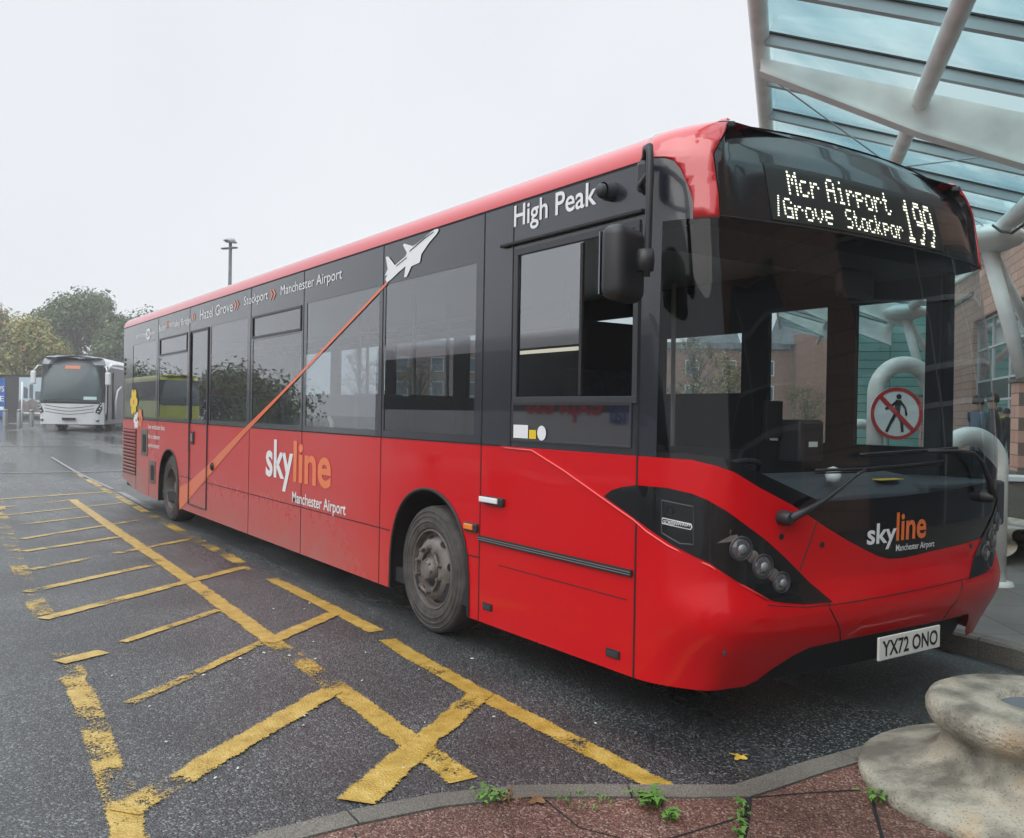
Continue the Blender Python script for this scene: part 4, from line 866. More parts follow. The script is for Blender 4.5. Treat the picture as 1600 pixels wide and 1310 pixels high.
MB().box((0, 0, 0), (.34, .16, .07), rz=RZ).build('lamp_housing', M['rubber'], lmp, bevel=.02); MB().box((0, 0, -.045), (.28, .11, .02), rz=RZ).build('lamp_lens', mat('lit_lamp', (.8, .8, .9), .4, emit=(.82, .85, 1), estr=4), lmp)
MB().tube([(0, 0, .02)]+[tuple(E2*(-.35*t)+DB*(.9*t)+Vector((0, 0, -.35*math.sin(t*2)))) for t in (.4, .8, 1.2, 1.5)], .03, 8).build('arm', M['rubber'], lmp, smooth=True)
# soffit beyond the gutter, back to the wall
MB().add([B(1, Q3+.35, cz_(Q3)-.1), B(64, Q3+.35, cz_(Q3)-.1), B(64, 6.6, cz_(Q3)+.9), B(1, 6.6, cz_(Q3)+.9)], [(0, 1, 2, 3)]).build('glass_pane', M['canopy_glass'], canopy)
# ------------------------------------------------------------------ station building
st = empty('station_building', B(0, 6.6, .118), RZ); tag(st, 'pink stone station building with tall dark windows behind the bus', 'building')
# local frame: x along the wall, y towards the road
def lw(x0, x1, z0, z1, name, m, y=0, t=.4, par=st, **kw): return MB().box(((x0+x1)/2, y-t/2, (z0+z1)/2), (x1-x0, t, z1-z0)).build(name, M[m], par, **kw)
Mloc = Matrix(((1, 0, 0), (0, 1, 0), (0, 0, 1)))
# E2 points away from the road, local +y = left of DB = -E2, so the wall grows to negative y
for a, b, c, d in ((-8, -6, 0, 6.9), (-6, 4, 5.0, 6.9), (4, 6, 0, 6.9), (6, 15, 5.0, 6.9), (15, 17, 0, 6.9), (17, 37, 5.0, 6.9), (37, 62, 0, 6.9)): lw(a, b, c, d, 'wall', 'stone')
lw(37.02, 62, 6.0, 6.12, 'string_course', 'kerb', .06, .08); lw(-8, 62, 6.9, 7.1, 'parapet', 'kerb', .05, .5)
for wx, (a, b) in enumerate(((-6, 4), (6, 15), (17, 37))):
    wn = lw(a, b, 0, 5.0, 'window', 'winglass', -.22, .03)
    for z in (2.05, 2.75, 3.9, 4.93): lw(a, b, z-.035, z+.035, 'window_frame', 'winframe', -.17, .06, wn)
    k = a
    while k <= b+.01: lw(k-.03, k+.03, 0, 5.0, 'window_frame', 'winframe', -.165, .06, wn); k += (b-a)/max(3, round((b-a)/2.5))
    lw(a, b, 2.09, 2.71, 'spandrel', 'coachdark', -.19, .02, wn)
lou = lw(46, 53, 3.0, 5.0, 'louvre', 'gap', .01, .05)
for k in range(16): MB().box((49.5, .02, 3.06+k*.12), (6.9, .04, .07)).build('louvre_slats', M['winframe'], lou) if k == 0 else None
q = MB()
for k in range(16): q.box((49.5, .03, 3.06+k*.12), (6.9, .05, .05))
q.build('louvre_slats', M['winframe'], lou)
# teal clad block farther along, and the brick building across the yard
tb = empty('teal_block', at(1445, 43, .1), math.radians(218)); tag(tb, 'teal glass clad block beyond the bus door', 'building')
MB().box((0, -3, 3.6), (7, 6, 7.2)).build('wall', M['teal_panel'], tb); MB().box((0, -3, 7.3), (7.3, 6.3, .2)).build('roof', M['winframe'], tb)
def brick_building():
    L0, R0 = at(606, 78), at(1420, 74); d = (R0-L0); rz = math.atan2(d.y, d.x); W_ = d.length
    bb = empty('brick_building', (*L0.xy, .1), rz); tag(bb, 'long red brick building with slate roof seen through the bus windows', 'building')
    def bx(x0, x1, z0, z1, n_, m, y=0, t=8, par=bb): return MB().box(((x0+x1)/2, y+t/2, (z0+z1)/2), (x1-x0, t, z1-z0)).build(n_, M[m], par)
    f_ = lambda px: W_*(px-606)/814.
    bx(0, W_, 0, 7.0, 'wall', 'brick'); bx(f_(1245), f_(1345), 0, 8.2, 'wall', 'brick', -1.2, 8); bx(0, f_(1240), 7.0, 7.5, 'roof', 'slate', -.3, 8.6)
    x0, x1 = f_(1225), f_(1285)
    MB().add([(x0, -.5, 7.4), (x1+2, -.5, 7.4), (x1+2, 7, 7.4), (x0, 7, 7.4), (x0+.9, 1.5, 10.4), (x1+1.2, 1.5, 10.4), (x1+1.2, 6, 10.4), (x0+.9, 6, 10.4)], [(0, 1, 5, 4), (1, 2, 6, 5), (2, 3, 7, 6), (3, 0, 4, 7), (4, 5, 6, 7)]).build('roof', M['slate'], bb)
    x0, x1 = f_(1090), f_(1165)
    MB().add([(x0, 0, 7.4), (x1, 0, 7.4), (x1, 7, 7.4), (x0, 7, 7.4), (x0+.5, 1.5, 9.6), (x1-.5, 1.5, 9.6), (x1-.5, 6, 9.6), (x0+.5, 6, 9.6)], [(0, 1, 5, 4), (1, 2, 6, 5), (2, 3, 7, 6), (3, 0, 4, 7), (4, 5, 6, 7)]).build('roof', M['slate'], bb)
    k = 1.2
    while k < W_-1:
        if not f_(1240) < k < f_(1350):
            for z in (1.2, 3.3, 5.4):
                w_ = MB().box((k, -.03, z), (1.15, .1, 1.3)).build('window', M['winframe'], bb); MB().box((k, -.085, z), (.95, .02, 1.1)).build('pane', M['winglass'], w_)
        k += 3.1
    for k in range(14):
        pass
brick_building()
# ------------------------------------------------------------------ coach and other vehicles
CF = [.30, 1.2, 1.6, 2.0, 2.4, 2.8, 3.0, 3.15, 3.3]; CI = [.06, 0, .05, .16, .32, .56, .80, 1.15, 1.9]; CZ = [.30, 1.2, 1.6, 2.0, 2.4, 2.8, 2.98, 3.10, 3.17]
C2 = [.30, 2.85, 2.95, 3.05, 3.15, 3.3]; CJ = [0, 0, .03, .10, .22, .7]; CY = [.30, 2.85, 2.97, 3.07, 3.13, 3.18]
def PC(s, v, d=0.):
    x, y, nx, ny = plan(s); t = min(1, max(0, (SE-abs(s))/(SE-1.0))); k = t*t*(3-2*t)
    i = k*np.interp(v, CF, CI)+(1-k)*np.interp(v, C2, CJ)-d; z = k*np.interp(v, CF, CZ)+(1-k)*np.interp(v, C2, CY)
    rake = np.interp(v, CF, CI)*.75*(1-k)*max(0, 1-(abs(s)-1.0)/.8) if v < 3.05 else 0
    return Vector((x-nx*i-rake, y-ny*i, z))
def coach(name, loc, rz, label, body='coachwhite', dark='coachdark', L_=12., detail=True, cat='coach'):
    c = empty(name, loc, rz); tag(c, label, cat); m = M[body]; e = SE+L_-.54; W = lambda *a, **k_: wrap(*a, fn=PC, gs=.15, gv=.2, **k_)
    W('front_panel', R4(-SE, SE, .30, 1.22), m, c)
    for mi in (False, True):
        W('side_panel', R4(-e, -SE, .30, 1.45), M[dark] if detail and mi else m, c, mirror=mi); W('side_glass', R4(-e+.4, -SE, 1.45, 2.75), M[dark], c, mirror=mi); W('rear_pillar', R4(-e, -e+.4, 1.45, 2.75), m, c, mirror=mi)
        W('roof_side', R4(-e, -SE, 2.75, 3.3), m, c, mirror=mi)
        W('screen_pillar', R4(-SE, -1.28, 1.22, 2.80), M[dark], c, mirror=mi)
    W('windscreen', R4(-1.28, 1.28, 1.25, 2.80), M['coachscreen'], c, d=.01)
    W('roof_front', R4(-SE, SE, 2.80, 3.3), M['coachroof'] if detail else m, c)
    W('screen_base', R4(-1.30, 1.30, 1.16, 1.27), M['rubber'], c, d=.004)
    ed = [PC(s_, 3.3) for s_ in np.linspace(-SE, SE, 25)]; q = MB(); q.add([(-L_, -.55, 3.18)]+[tuple(p) for p in ed]+[(-L_, .55, 3.18), (-L_, 0, 3.24), (-1.6, 0, 3.22)], [(0, i, i+1) for i in ()]+[(1, 28, i) for i in ()])
    q = MB(); q.box((-L_/2-1, 0, 3.12), (L_-2, 1.5, .10)); q.build('roof', m, c, bevel=.03); MB().box((-L_, 0, 1.75), (.05, 2.4, 2.7)).build('rear_panel', m, c)
    MB().box((-L_/2, 0, .42), (L_-1.2, 2.2, .3)).build('chassis', M['gap'], c)
    for x in (-2.7, -L_+3.0):
        for sg in (-1, 1):
            w_ = empty('wheel', (x, sg*1.08, .48)); w_.parent = c; Mx = Matrix.Rotation(math.pi/2*-sg, 4, 'X')
            MB().lathe([(.25, -.25), (.46, -.24), (.48, -.2), (.48, 0), (.45, .04), (.30, .05), (.28, .02)], 28, Mx).build('tyre', M['tyre'], w_, smooth=True, angle=40); MB().lathe([(.28, .02), (.2, -.02), (.12, .05), (.001, .06)], 20, Mx).build('rim', M['rim'], w_, smooth=True)
    if detail:
        for k in range(3):
            q = MB()
            for i in range(16):
                a, b = -.95+1.9*i/16, -.95+1.9*(i+1)/16; f2 = lambda s_: .70+k*.13+.12*(abs(s_)/.95)**1.5
                q.add([PC(a, f2(a), .004), PC(b, f2(b), .004), PC(b, f2(b)+.022, .004), PC(a, f2(a)+.022, .004)], [(0, 1, 2, 3)])
            q.build('grille_slot', M['gap'], c)
        for mi in (False, True):
            g_ = 1 if mi else -1; h = W('headlamp_unit', [(-1.26, 1.15), (-1.36, .95), (-1.2, .72), (-1.0, .80), (-1.05, .95), (-1.18, 1.16)][::-1], M['coachdark'], c, d=.006, mirror=mi)
            for s_, z in ((1.12, .82), (1.18, .94), (1.22, 1.05)):
                cc = PC(s_*g_, z, .01); MB().lathe([(.06, 0), (.045, .03), (.001, .035)], 12, Matrix.Translation(cc)@Matrix.Rotation(math.pi/2, 4, 'Y')).build('headlight', M['lens'], h, smooth=True)
            cc = PC(1.1*g_, .48, .01); MB().lathe([(.07, 0), (.06, .03), (.001, .03)], 12, Matrix.Translation(cc)@Matrix.Rotation(math.pi/2, 4, 'Y')).build('fog_lamp', M['lens'], c, smooth=True)
        MB().box((.06, 0, .52), (.03, .52, .11)).build('number_plate', M['rubber'], c); 
        surf = MB(); surf.tube([PC(s_, 1.27+.10*(1-abs(s_+.1)), .03) for s_ in np.linspace(-1.0, .55, 9)], .012, 5); surf.build('wiper', M['rubber'], c)
        MB().tube([Vector((-.55+.04*math.cos(a), -.62+.2*math.cos(a), 1.48+.2*math.sin(a))) for a in np.linspace(0, math.pi, 12)], .02, 6).build('steering_wheel', M['wht'], c)
        W('windscreen_sign', R4(.55, 1.05, 1.33, 1.46), M['whtsign'], c, d=.014); W('route_display', R4(-.32, .32, 2.62, 2.76), M['coachled'], c, d=.02)
        # open nearside door with white hoop seam and white arched trims, mirrors
        W('door', R4(SE+.35, SE+1.35, .42, 2.6), M['coachdark'], c, d=.02)
        for sg, xx in ((1, -.95), (1, -1.9)): MB().tube([(xx, 1.275, .5), (xx, 1.275, 2.55)], .018, 6).build('door_edge', M['trim'], c)
        MB().tube([(-.62, 1.27, .75), (-.66, 1.27, 2.2)], .03, 6).build('white_pillar_line', M['coachwhite'], c)
        MB().tube([(-1.0, 1.20, 2.62), (-1.5, 1.27, 2.86), (-2.4, 1.27, 2.92), (-11, 1.27, 2.92)], .07, 8).build('white_roof_line', M['coachwhite'], c, smooth=True)
        MB().tube([(-2.3, 1.28, .5), (-2.3, 1.28, 1.3), (-2.6, 1.28, 1.75), (-3.3, 1.28, 1.95)], .05, 8).build('white_arch_line', M['coachwhite'], c, smooth=True)
        for sg in (-1, 1):
            a = MB().tube([(-.75, sg*1.1, 2.75), (-.35, sg*1.32, 2.72), (-.15, sg*1.42, 2.5)], .03, 6).build('mirror_arm', M['coachwhite'], c, smooth=True); MB().box((-.18, sg*1.44, 2.22), (.16, .2, .55)).build('mirror_head', M['coachwhite'], a, bevel=.05)
    return c
M['coachscreen'] = mat('coach_windscreen', (.055, .08, .088), .3, coat=.25, spec=.3, vary=.2, scale=1); M['coachroof'] = mat('coach_roof_grey', (.20, .22, .25), .35, coat=.6); M['whtsign'] = mat('card_sign', (.45, .62, .6), .5)
M['coachled'] = mat('orange_led', (.25, .09, .05), .5, emit=(1, .3, .15), estr=.25)
ca = at(108, 37.2, .36)
coach('coach', (*ca.xy, .34), math.radians(337), 'white coach with grey roof and orange display parked beyond the bus')
M['express'] = mat('express_red', (.45, .01, .02), .4); M['national'] = mat('national_blue', (.01, .05, .25), .4); M['limebus'] = mat('lime_paint', (.42, .46, .06), .35, coat=.5); M['greycoach'] = mat('grey_coach_paint', (.50, .49, .50), .35, coat=.5)
cr_ = coach('coach', (-6.0, -10.3, .02), 0, 'long grey coach reflected in the bus windows with blue and red lettering', body='greycoach', L_=13.5, detail=False)
lettering('national', 0, 1, 0, 1, M['national'], cr_, bold=.02, fn=lambda s_, z_: Vector((-2.0-1.8*s_, 1.262, 1.25+.45*z_)))
lettering('express', 0, 1, 0, 1, M['express'], cr_, bold=.02, fn=lambda s_, z_: Vector((-4.0-2.4*s_, 1.262, 1.25+.5*z_)))
coach('bus', (-57, -13.5, .36), 0, 'lime green bus reflected in the rear windows of the red bus', body='limebus', L_=11, detail=False, cat='bus')
# ------------------------------------------------------------------ street furniture
M['hoarding'] = mat('dark_hoarding', (.035, .038, .043), .55, vary=.2, scale=1); M['poster'] = mat('poster_sky', (.42, .52, .58), .5, vary=.12, scale=.5); M['blueboard'] = mat('blue_board', (.01, .10, .36), .5); M['rock'] = mat('poster_rock', (.16, .14, .14), .6, vary=.7, scale=1.2)
A_, Bv = at(-110, 66), at(330, 60); d = Bv-A_; rz = math.atan2(d.y, d.x); ho = empty('hoarding', (*A_.xy, .36), rz); tag(ho, 'dark site hoarding with blue board and poster panels behind the bollards', 'hoarding')
n_ = 8; W_ = d.length
def hx(px): return W_*(px+121)/440
for k in range(n_): MB().box((W_*(k+.5)/n_, .05, 1.55), (W_/n_-.03, .1, 3.1)).build('board', M['hoarding'], ho)
MB().box((W_/2, .02, 3.14), (W_, .2, .10)).build('capping', M['rubber'], ho)
bp = MB().box(((hx(-60)+hx(6))/2, -.03, 1.55), (hx(6)-hx(-60), .04, 2.75)).build('blue_board', M['blueboard'], ho)
lf = lambda s_, z_: Vector((s_, -.055, z_))
for t_, z0, z1 in (('NEWS', 1.95, 2.35), ('SITE', 1.25, 1.65)): lettering(t_, hx(-24), hx(4), z0, z1, M['wht'], bp, fn=lf, bold=.01)
MB().box(((hx(-22)+hx(4))/2, -.055, .75), (hx(4)-hx(-22), .01, .25)).build('white_bar', M['wht'], bp)
ps = MB().box(((hx(28)+hx(85))/2, -.03, 1.62), (hx(85)-hx(28), .04, 2.75)).build('poster', M['poster'], ho)
MB().add([(hx(28.3), -.055, .26), (hx(84.7), -.055, .26), (hx(84.7), -.055, 1.1), (hx(70), -.055, 1.55), (hx(60), -.055, 1.2), (hx(50), -.055, 1.5), (hx(40), -.055, 1.25), (hx(33), -.055, 1.5), (hx(28.3), -.055, 1.3)], [tuple(range(9))]).build('poster_rocks', M['rock'], ps)
q = MB()
for px, z0, z1, w_ in ((38, 1.5, 2.3, .25), (41, 1.5, 2.2, .15), (48, 1.5, 2.5, .3), (62, 1.4, 2.0, .8), (76, 1.3, 2.2, .9)): q.box((hx(px), -.06, (z0+z1)/2), (w_, .01, z1-z0))
q.build('poster_buildings', M['slate'], ps)
bl = None; poss = [(-35, 45.5), (-12, 45), (8, 44.5), (30, 44.5), (49, 44.8), (68, 45.5), (205, 47)]
names_ = {8: 'steel bollard farthest left in view, in front of the blue board', 30: 'steel bollard at the left end of the horizontal rail', 49: 'steel bollard under the poster rocks, halfway along the rail', 68: 'steel bollard half hidden at the coach corner'}
pts_ = []
for px, dd_ in poss:
    if px not in names_: continue
    c = at(px, dd_, .36)
    if bl is None:
        bl = empty('bollard', c); MB().lathe([(.11, 0), (.11, .78), (.10, .81), (.001, .83)], 20).build('post', M['steel'], bl, smooth=True, angle=40); MB().lathe([(.114, .70), (.114, .74)], 20).build('band', M['trim'], bl); o = bl
    else: o = copy_tree(bl)
    o.location = c; pts_.append(c); tag(o, names_[px], 'bollard', 'steel bollards in front of the hoarding')
rl = empty('rail', pts_[1]); tag(rl, 'low white horizontal rail between the bollards', 'rail')
loc = lambda v: tuple(v-pts_[1]); MB().tube([loc(pts_[1]+Vector((0, 0, .62))), loc(at(100, 45.8, .98))], .045, 8).build('rail_bar', M['wht'], rl, smooth=True)
MB().tube([loc(pts_[1]+Vector((.1, .1, 0))), loc(pts_[1]+Vector((.1, .1, 2.2)))], .04, 8).build('rail_post', M['wht'], rl, smooth=True)
def lamp_post(loc_, h, label, name='street_lamp'):
    t_ = empty(name, loc_, 0); tag(t_, label, 'street lamp')
    MB().tube([(0, 0, 0), (0, 0, h*.5), (0, 0, h)], [.13, .11, .09], 12).build('pole', M['slate'], t_, smooth=True)
    for k, (az, r) in enumerate(((.5, .42), (2.2, .42), (3.7, .55), (5.2, .40))):
        d_ = Vector((math.cos(az), math.sin(az), 0)); MB().box(d_*r*.6+Vector((0, 0, h+(.05 if k % 2 else -.32))), (r*1.0, .24, .09), rz=az).build('lamp_head', M['slate'], t_, bevel=.04)
    MB().lathe([(.001, .25), (.25, .2), (.3, 0), (.001, -.05)], 14, Matrix.Translation((0, 0, h))).build('cap', M['purlin'], t_, smooth=True)
    return t_
lamp_post((*at(356, 50).xy, .3), 10.35, 'tall grey four-headed street lamp rising behind the bus roof')
# concrete seats with flared foot
def conc_seat(name, spine, label, group, seams=True):
    z0 = .115; prof = [(.60, 0), (.606, .02), (.60, .042), (.575, .055), (.50, .068), (.43, .083), (.375, .105), (.335, .135), (.318, .165), (.318, .19), (.335, .212), (.362, .235), (.375, .262), (.376, .292), (.362, .318), (.335, .332), (.30, .337), (.22, .338), (.15, .334), (.135, .325), (.13, .30)]; sp_ = [Vector(p) for p in spine]; org = sp_[0]; t0 = (sp_[1]-sp_[0]).normalized(); r_ = empty(name, (*org, z0)); tag(r_, label, 'seat', group)
    ring = []; n_a = 22; base = math.atan2(t0.y, t0.x)
    rows_ = []
    t_end = (sp_[-1]-sp_[-2]).normalized()
    # left side backwards along the spine, round the end, right side forwards
    L1 = resample([tuple(p) for p in sp_], .08)
    dirs = []
    for i, p in enumerate(L1):
        a, b = L1[max(i-1, 0)], L1[min(i+1, len(L1)-1)]; t = (b-a).normalized(); dirs.append(t)
    for p, t in list(zip(L1, dirs))[::-1]: rows_.append((p, Vector((-t.y, t.x))))
    for k in range(1, n_a):
        a = base+math.pi/2+math.pi*k/n_a; rows_.append((L1[0], Vector((math.cos(a), math.sin(a)))))
    for p, t in zip(L1, dirs): rows_.append((p, Vector((t.y, -t.x))))
    v = []; 
    for p, d_ in rows_:
        for rr, zz in prof: v.append((p.x-org.x+d_.x*rr, p.y-org.y+d_.y*rr, zz))
    m_ = len(prof); f = [(i*m_+j, i*m_+j+1, (i+1)*m_+j+1, (i+1)*m_+j) for i in range(len(rows_)-1) for j in range(m_-1)]
    f.append(tuple(i*m_+m_-1 for i in range(len(rows_))))
    o = MB().add(v, f).build('seat_body', M['concrete'], r_, smooth=True)
    pn = [(p-org)+d_*.131 for p, d_ in rows_]; MB().add([(q_.x, q_.y, .305) for q_ in pn], [tuple(range(len(pn)))]).build('recess', M['slate'], r_)
    if seams:
        q = MB()
        for i in seams:
            p, d_ = rows_[i]; q.tube([(p.x-org.x+d_.x*rr, p.y-org.y+d_.y*rr, zz+.0005) for rr, zz in prof[1:-5]], .0022, 5)
        q.build('joint', M['gap'], r_)
    return r_
conc_seat('concrete_seat', [(1.02, -.72), (1.3, -.62), (1.7, -.45), (2.2, -.2), (2.9, .2)], 'weathered concrete seat with flared foot at the kerb corner, nearest the camera', 'concrete seats beside the bay', ())
s2 = at(1500, 9.6); s2b = at(1650, 8.2); conc_seat('concrete_seat', [(s2.x, s2.y), ((s2.x+s2b.x)/2, (s2.y+s2b.y)/2), (s2b.x, s2b.y)], 'concrete seat beyond the front of the bus, farther from the camera', 'concrete seats beside the bay', ())
lwp = at(1590, 12.2); lo = empty('low_wall', (*lwp.xy, .118), RZ+math.pi/2); tag(lo, 'low grey wall with pale coping beyond the bus', 'wall')
MB().box((0, 0, .26), (3.2, .35, .52)).build('wall_body', M['kerb'], lo, bevel=.01); MB().box((0, 0, .55), (3.3, .45, .07)).build('coping', M['winframe'], lo, bevel=.01)
# white hoop barriers and the no-pedestrians sign
def hoop(px, dep_, w_, h, r, az, label, skew=0):
    c = at(px, dep_, .118); o = empty('hoop_barrier', c, az); tag(o, label, 'barrier', 'white tubular hoop barriers')
    R_ = w_/2; pts = [(-R_, 0, 0), (-R_, 0, h-R_)]+[(-R_*math.cos(a), 0, h-R_+R_*math.sin(a)) for a in np.linspace(0, math.pi, 22)[1:-1]]+[(R_, 0, h-R_), (R_+skew, 0, 0)]
    MB().tube(pts, r, 18).build('hoop_tube', M['hoop'], o, smooth=True); MB().lathe([(r+.06, 0), (r+.05, .03), (r, .035)], 18, Matrix.Translation((-R_, 0, 0))).build('foot', M['hoop'], o, smooth=True); MB().lathe([(r+.06, 0), (r+.05, .03), (r, .035)], 18, Matrix.Translation((R_+skew, 0, 0))).build('foot', M['hoop'], o, smooth=True)
    return o
AZ = math.radians(55.5)
h1 = hoop(1412, 9.4, .64, 1.90, .085, AZ+.15, 'white hoop barrier carrying the round red and white sign')
hoop(1517, 7.2, .50, 1.2, .075, AZ+.15, 'white hoop barrier showing past the right edge of the bus')
hoop(1345, 12.2, .7, 1.25, .07, AZ+.3, 'low white hoop barrier seen farthest behind the windscreen')
sg = empty('prohibition_sign', at(1400, 9.25, 1.50), AZ); tag(sg, 'round red and white sign with a crossed-out walking figure', 'sign')
# local x = right in view, local -y faces the camera
Mx = Matrix.Rotation(math.pi/2, 4, 'X'); Rr = .27
MB().lathe([(.001, 0), (Rr, 0), (Rr, .012), (.001, .012)], 40, Mx).build('sign_plate', M['wht'], sg)
MB().lathe([(Rr*.86, .013), (Rr*1.0, .013), (Rr*1.0, .016), (Rr*.86, .016), (Rr*.86, .013)], 40, Mx).build('red_ring', M['signred'], sg)
MB().box((0, -.019, 0), (Rr*1.8, .004, .045), M=Matrix.Rotation(math.radians(45), 3, 'Y')).build('red_bar', M['signred'], sg)
q = MB(); y_ = -.015
q.lathe([(.001, 0), (.027, 0), (.027, .002), (.001, .002)], 16, Matrix.Translation((.02, y_, .175))@Mx)
for a, b, w_ in (((.015, .14), (.0, .0), .06), ((-.005, .01), (-.06, -.09), .035), ((-.06, -.09), (-.105, -.19), .03), ((.005, .01), (.05, -.08), .035), ((.05, -.08), (.06, -.19), .03), ((.0, .13), (-.075, .06), .025), ((-.075, .06), (-.12, .05), .022), ((.03, .13), (.085, .06), .025), ((.085, .06), (.10, -.02), .022)):
    a, b = Vector(a), Vector(b); t = (b-a).normalized(); nn = Vector((-t.y, t.x))*w_/2
    q.add([(*[(a+nn).x], y_-.003, (a+nn).y), ((b+nn).x, y_-.003, (b+nn).y), ((b-nn).x, y_-.003, (b-nn).y), ((a-nn).x, y_-.003, (a-nn).y)], [(0, 1, 2, 3)])
q.build('walking_figure', M['ink'], sg)
MB().box((0, .03, 0), (.08, .05, .3)).build('clamp', M['steel'], sg)
# ------------------------------------------------------------------ people by the station door
def person(loc_, az, label, coat, legs, h=1.72, hair=(.02, .015, .012), arm=0):
    p = empty('person', loc_, az); tag(p, label, 'person', 'people waiting by the station'); k = h/1.72
    J = {'pel': (0, 0, .95), 'wa': (0, 0, 1.10), 'ch': (0, .01, 1.32), 'nk': (0, 0, 1.47), 'h0': (.01, 0, 1.56), 'h1': (.015, 0, 1.66), 'ls': (0, .17, 1.41), 'rs': (0, -.17, 1.41), 'le': (-.03, .23, 1.14), 're': (-.03, -.23, 1.14), 'lh': (.10+arm, .2, .92+arm*.9), 'rh': (.08, -.22, .90),
         'lk': (.03, .10, .50), 'rk': (.0, -.10, .50), 'lf': (0, .11, .09), 'rf': (-.06, -.11, .09), 'lt': (.16, .12, .04), 'rt': (.10, -.12, .04), 'll': (0, .09, .88), 'rl': (0, -.09, .88)}
    E = [('pel', 'wa'), ('wa', 'ch'), ('ch', 'nk'), ('nk', 'h0'), ('h0', 'h1'), ('ch', 'ls'), ('ch', 'rs'), ('ls', 'le'), ('rs', 're'), ('le', 'lh'), ('re', 'rh'), ('pel', 'll'), ('pel', 'rl'), ('ll', 'lk'), ('rl', 'rk'), ('lk', 'lf'), ('rk', 'rf'), ('lf', 'lt'), ('rf', 'rt')]
    Rd = {'pel': (.16, .13), 'wa': (.15, .12), 'ch': (.17, .13), 'nk': .055, 'h0': .085, 'h1': .085, 'ls': .075, 'rs': .075, 'le': .052, 're': .052, 'lh': .036, 'rh': .036, 'll': .095, 'rl': .095, 'lk': .062, 'rk': .062, 'lf': .045, 'rf': .045, 'lt': .035, 'rt': .035}
    ks = list(J); me = bpy.data.meshes.new('body'); me.from_pydata([tuple(np.array(J[a])*k) for a in ks], [(ks.index(a), ks.index(b)) for a, b in E], []); o = bpy.data.objects.new('body', me); COL.objects.link(o); o.parent = p
    o.modifiers.new('skin', 'SKIN'); sk = me.skin_vertices[0].data
    for i, a in enumerate(ks): r = Rd[a]; sk[i].radius = (r, r) if not isinstance(r, tuple) else r[::-1] if False else r; sk[i].use_root = a == 'pel'
    sb = o.modifiers.new('sub', 'SUBSURF'); sb.levels = 2; sb.render_levels = 2
    m = bpy.data.materials.new('clothing'); m.use_nodes = True; t = m.node_tree; b = t.nodes['Principled BSDF']; b.inputs['Roughness'].default_value = .85
    co = t.nodes.new('ShaderNodeTexCoord'); sp = t.nodes.new('ShaderNodeSeparateXYZ'); r = t.nodes.new('ShaderNodeValToRGB'); r.color_ramp.interpolation = 'CONSTANT'; dv = t.nodes.new('ShaderNodeMath'); dv.operation = 'DIVIDE'; dv.inputs[1].default_value = 1.8
    t.links.new(co.outputs['Object'], sp.inputs[0]); t.links.new(sp.outputs['Z'], dv.inputs[0]); t.links.new(dv.outputs[0], r.inputs[0]); t.links.new(r.outputs[0], b.inputs['Base Color'])
    el = r.color_ramp.elements; el[0].position = 0; el[0].color = (.01, .01, .01, 1); el[1].position = .06; el[1].color = (*legs, 1)
    for ps_, cc in ((.46, coat), (.83*k, (.42, .25, .18))): e = el.new(ps_); e.color = (*cc, 1)
    me.materials.append(m)
    MB().lathe([(.001, .125), (.05, .115), (.09, .07), (.103, .01), (.095, -.05)], 16, Matrix.Translation((.0, 0, 1.655*k))).build('hair', mat('hair', hair, .8), p, smooth=True)
    return p
person((*at(1551, 15.4).xy, .118), math.radians(200), 'person with dark hair in a dark coat beside the tall station window', (.02, .022, .03), (.02, .025, .04), 1.76)
person((*at(1573, 27).xy, .118), math.radians(150), 'person in a long black coat standing near the stone pier', (.012, .012, .014), (.01, .01, .012), 1.66)
person((*at(1562, 30).xy, .118), math.radians(190), 'person in a yellow hi-vis top farther back by the station door', (.65, .6, .05), (.02, .03, .05), 1.74)
person((*at(1528, 16.5).xy, .118), math.radians(240), 'person in a blue-grey jacket seen through the corner of the windscreen', (.08, .11, .15), (.03, .03, .05), 1.74)
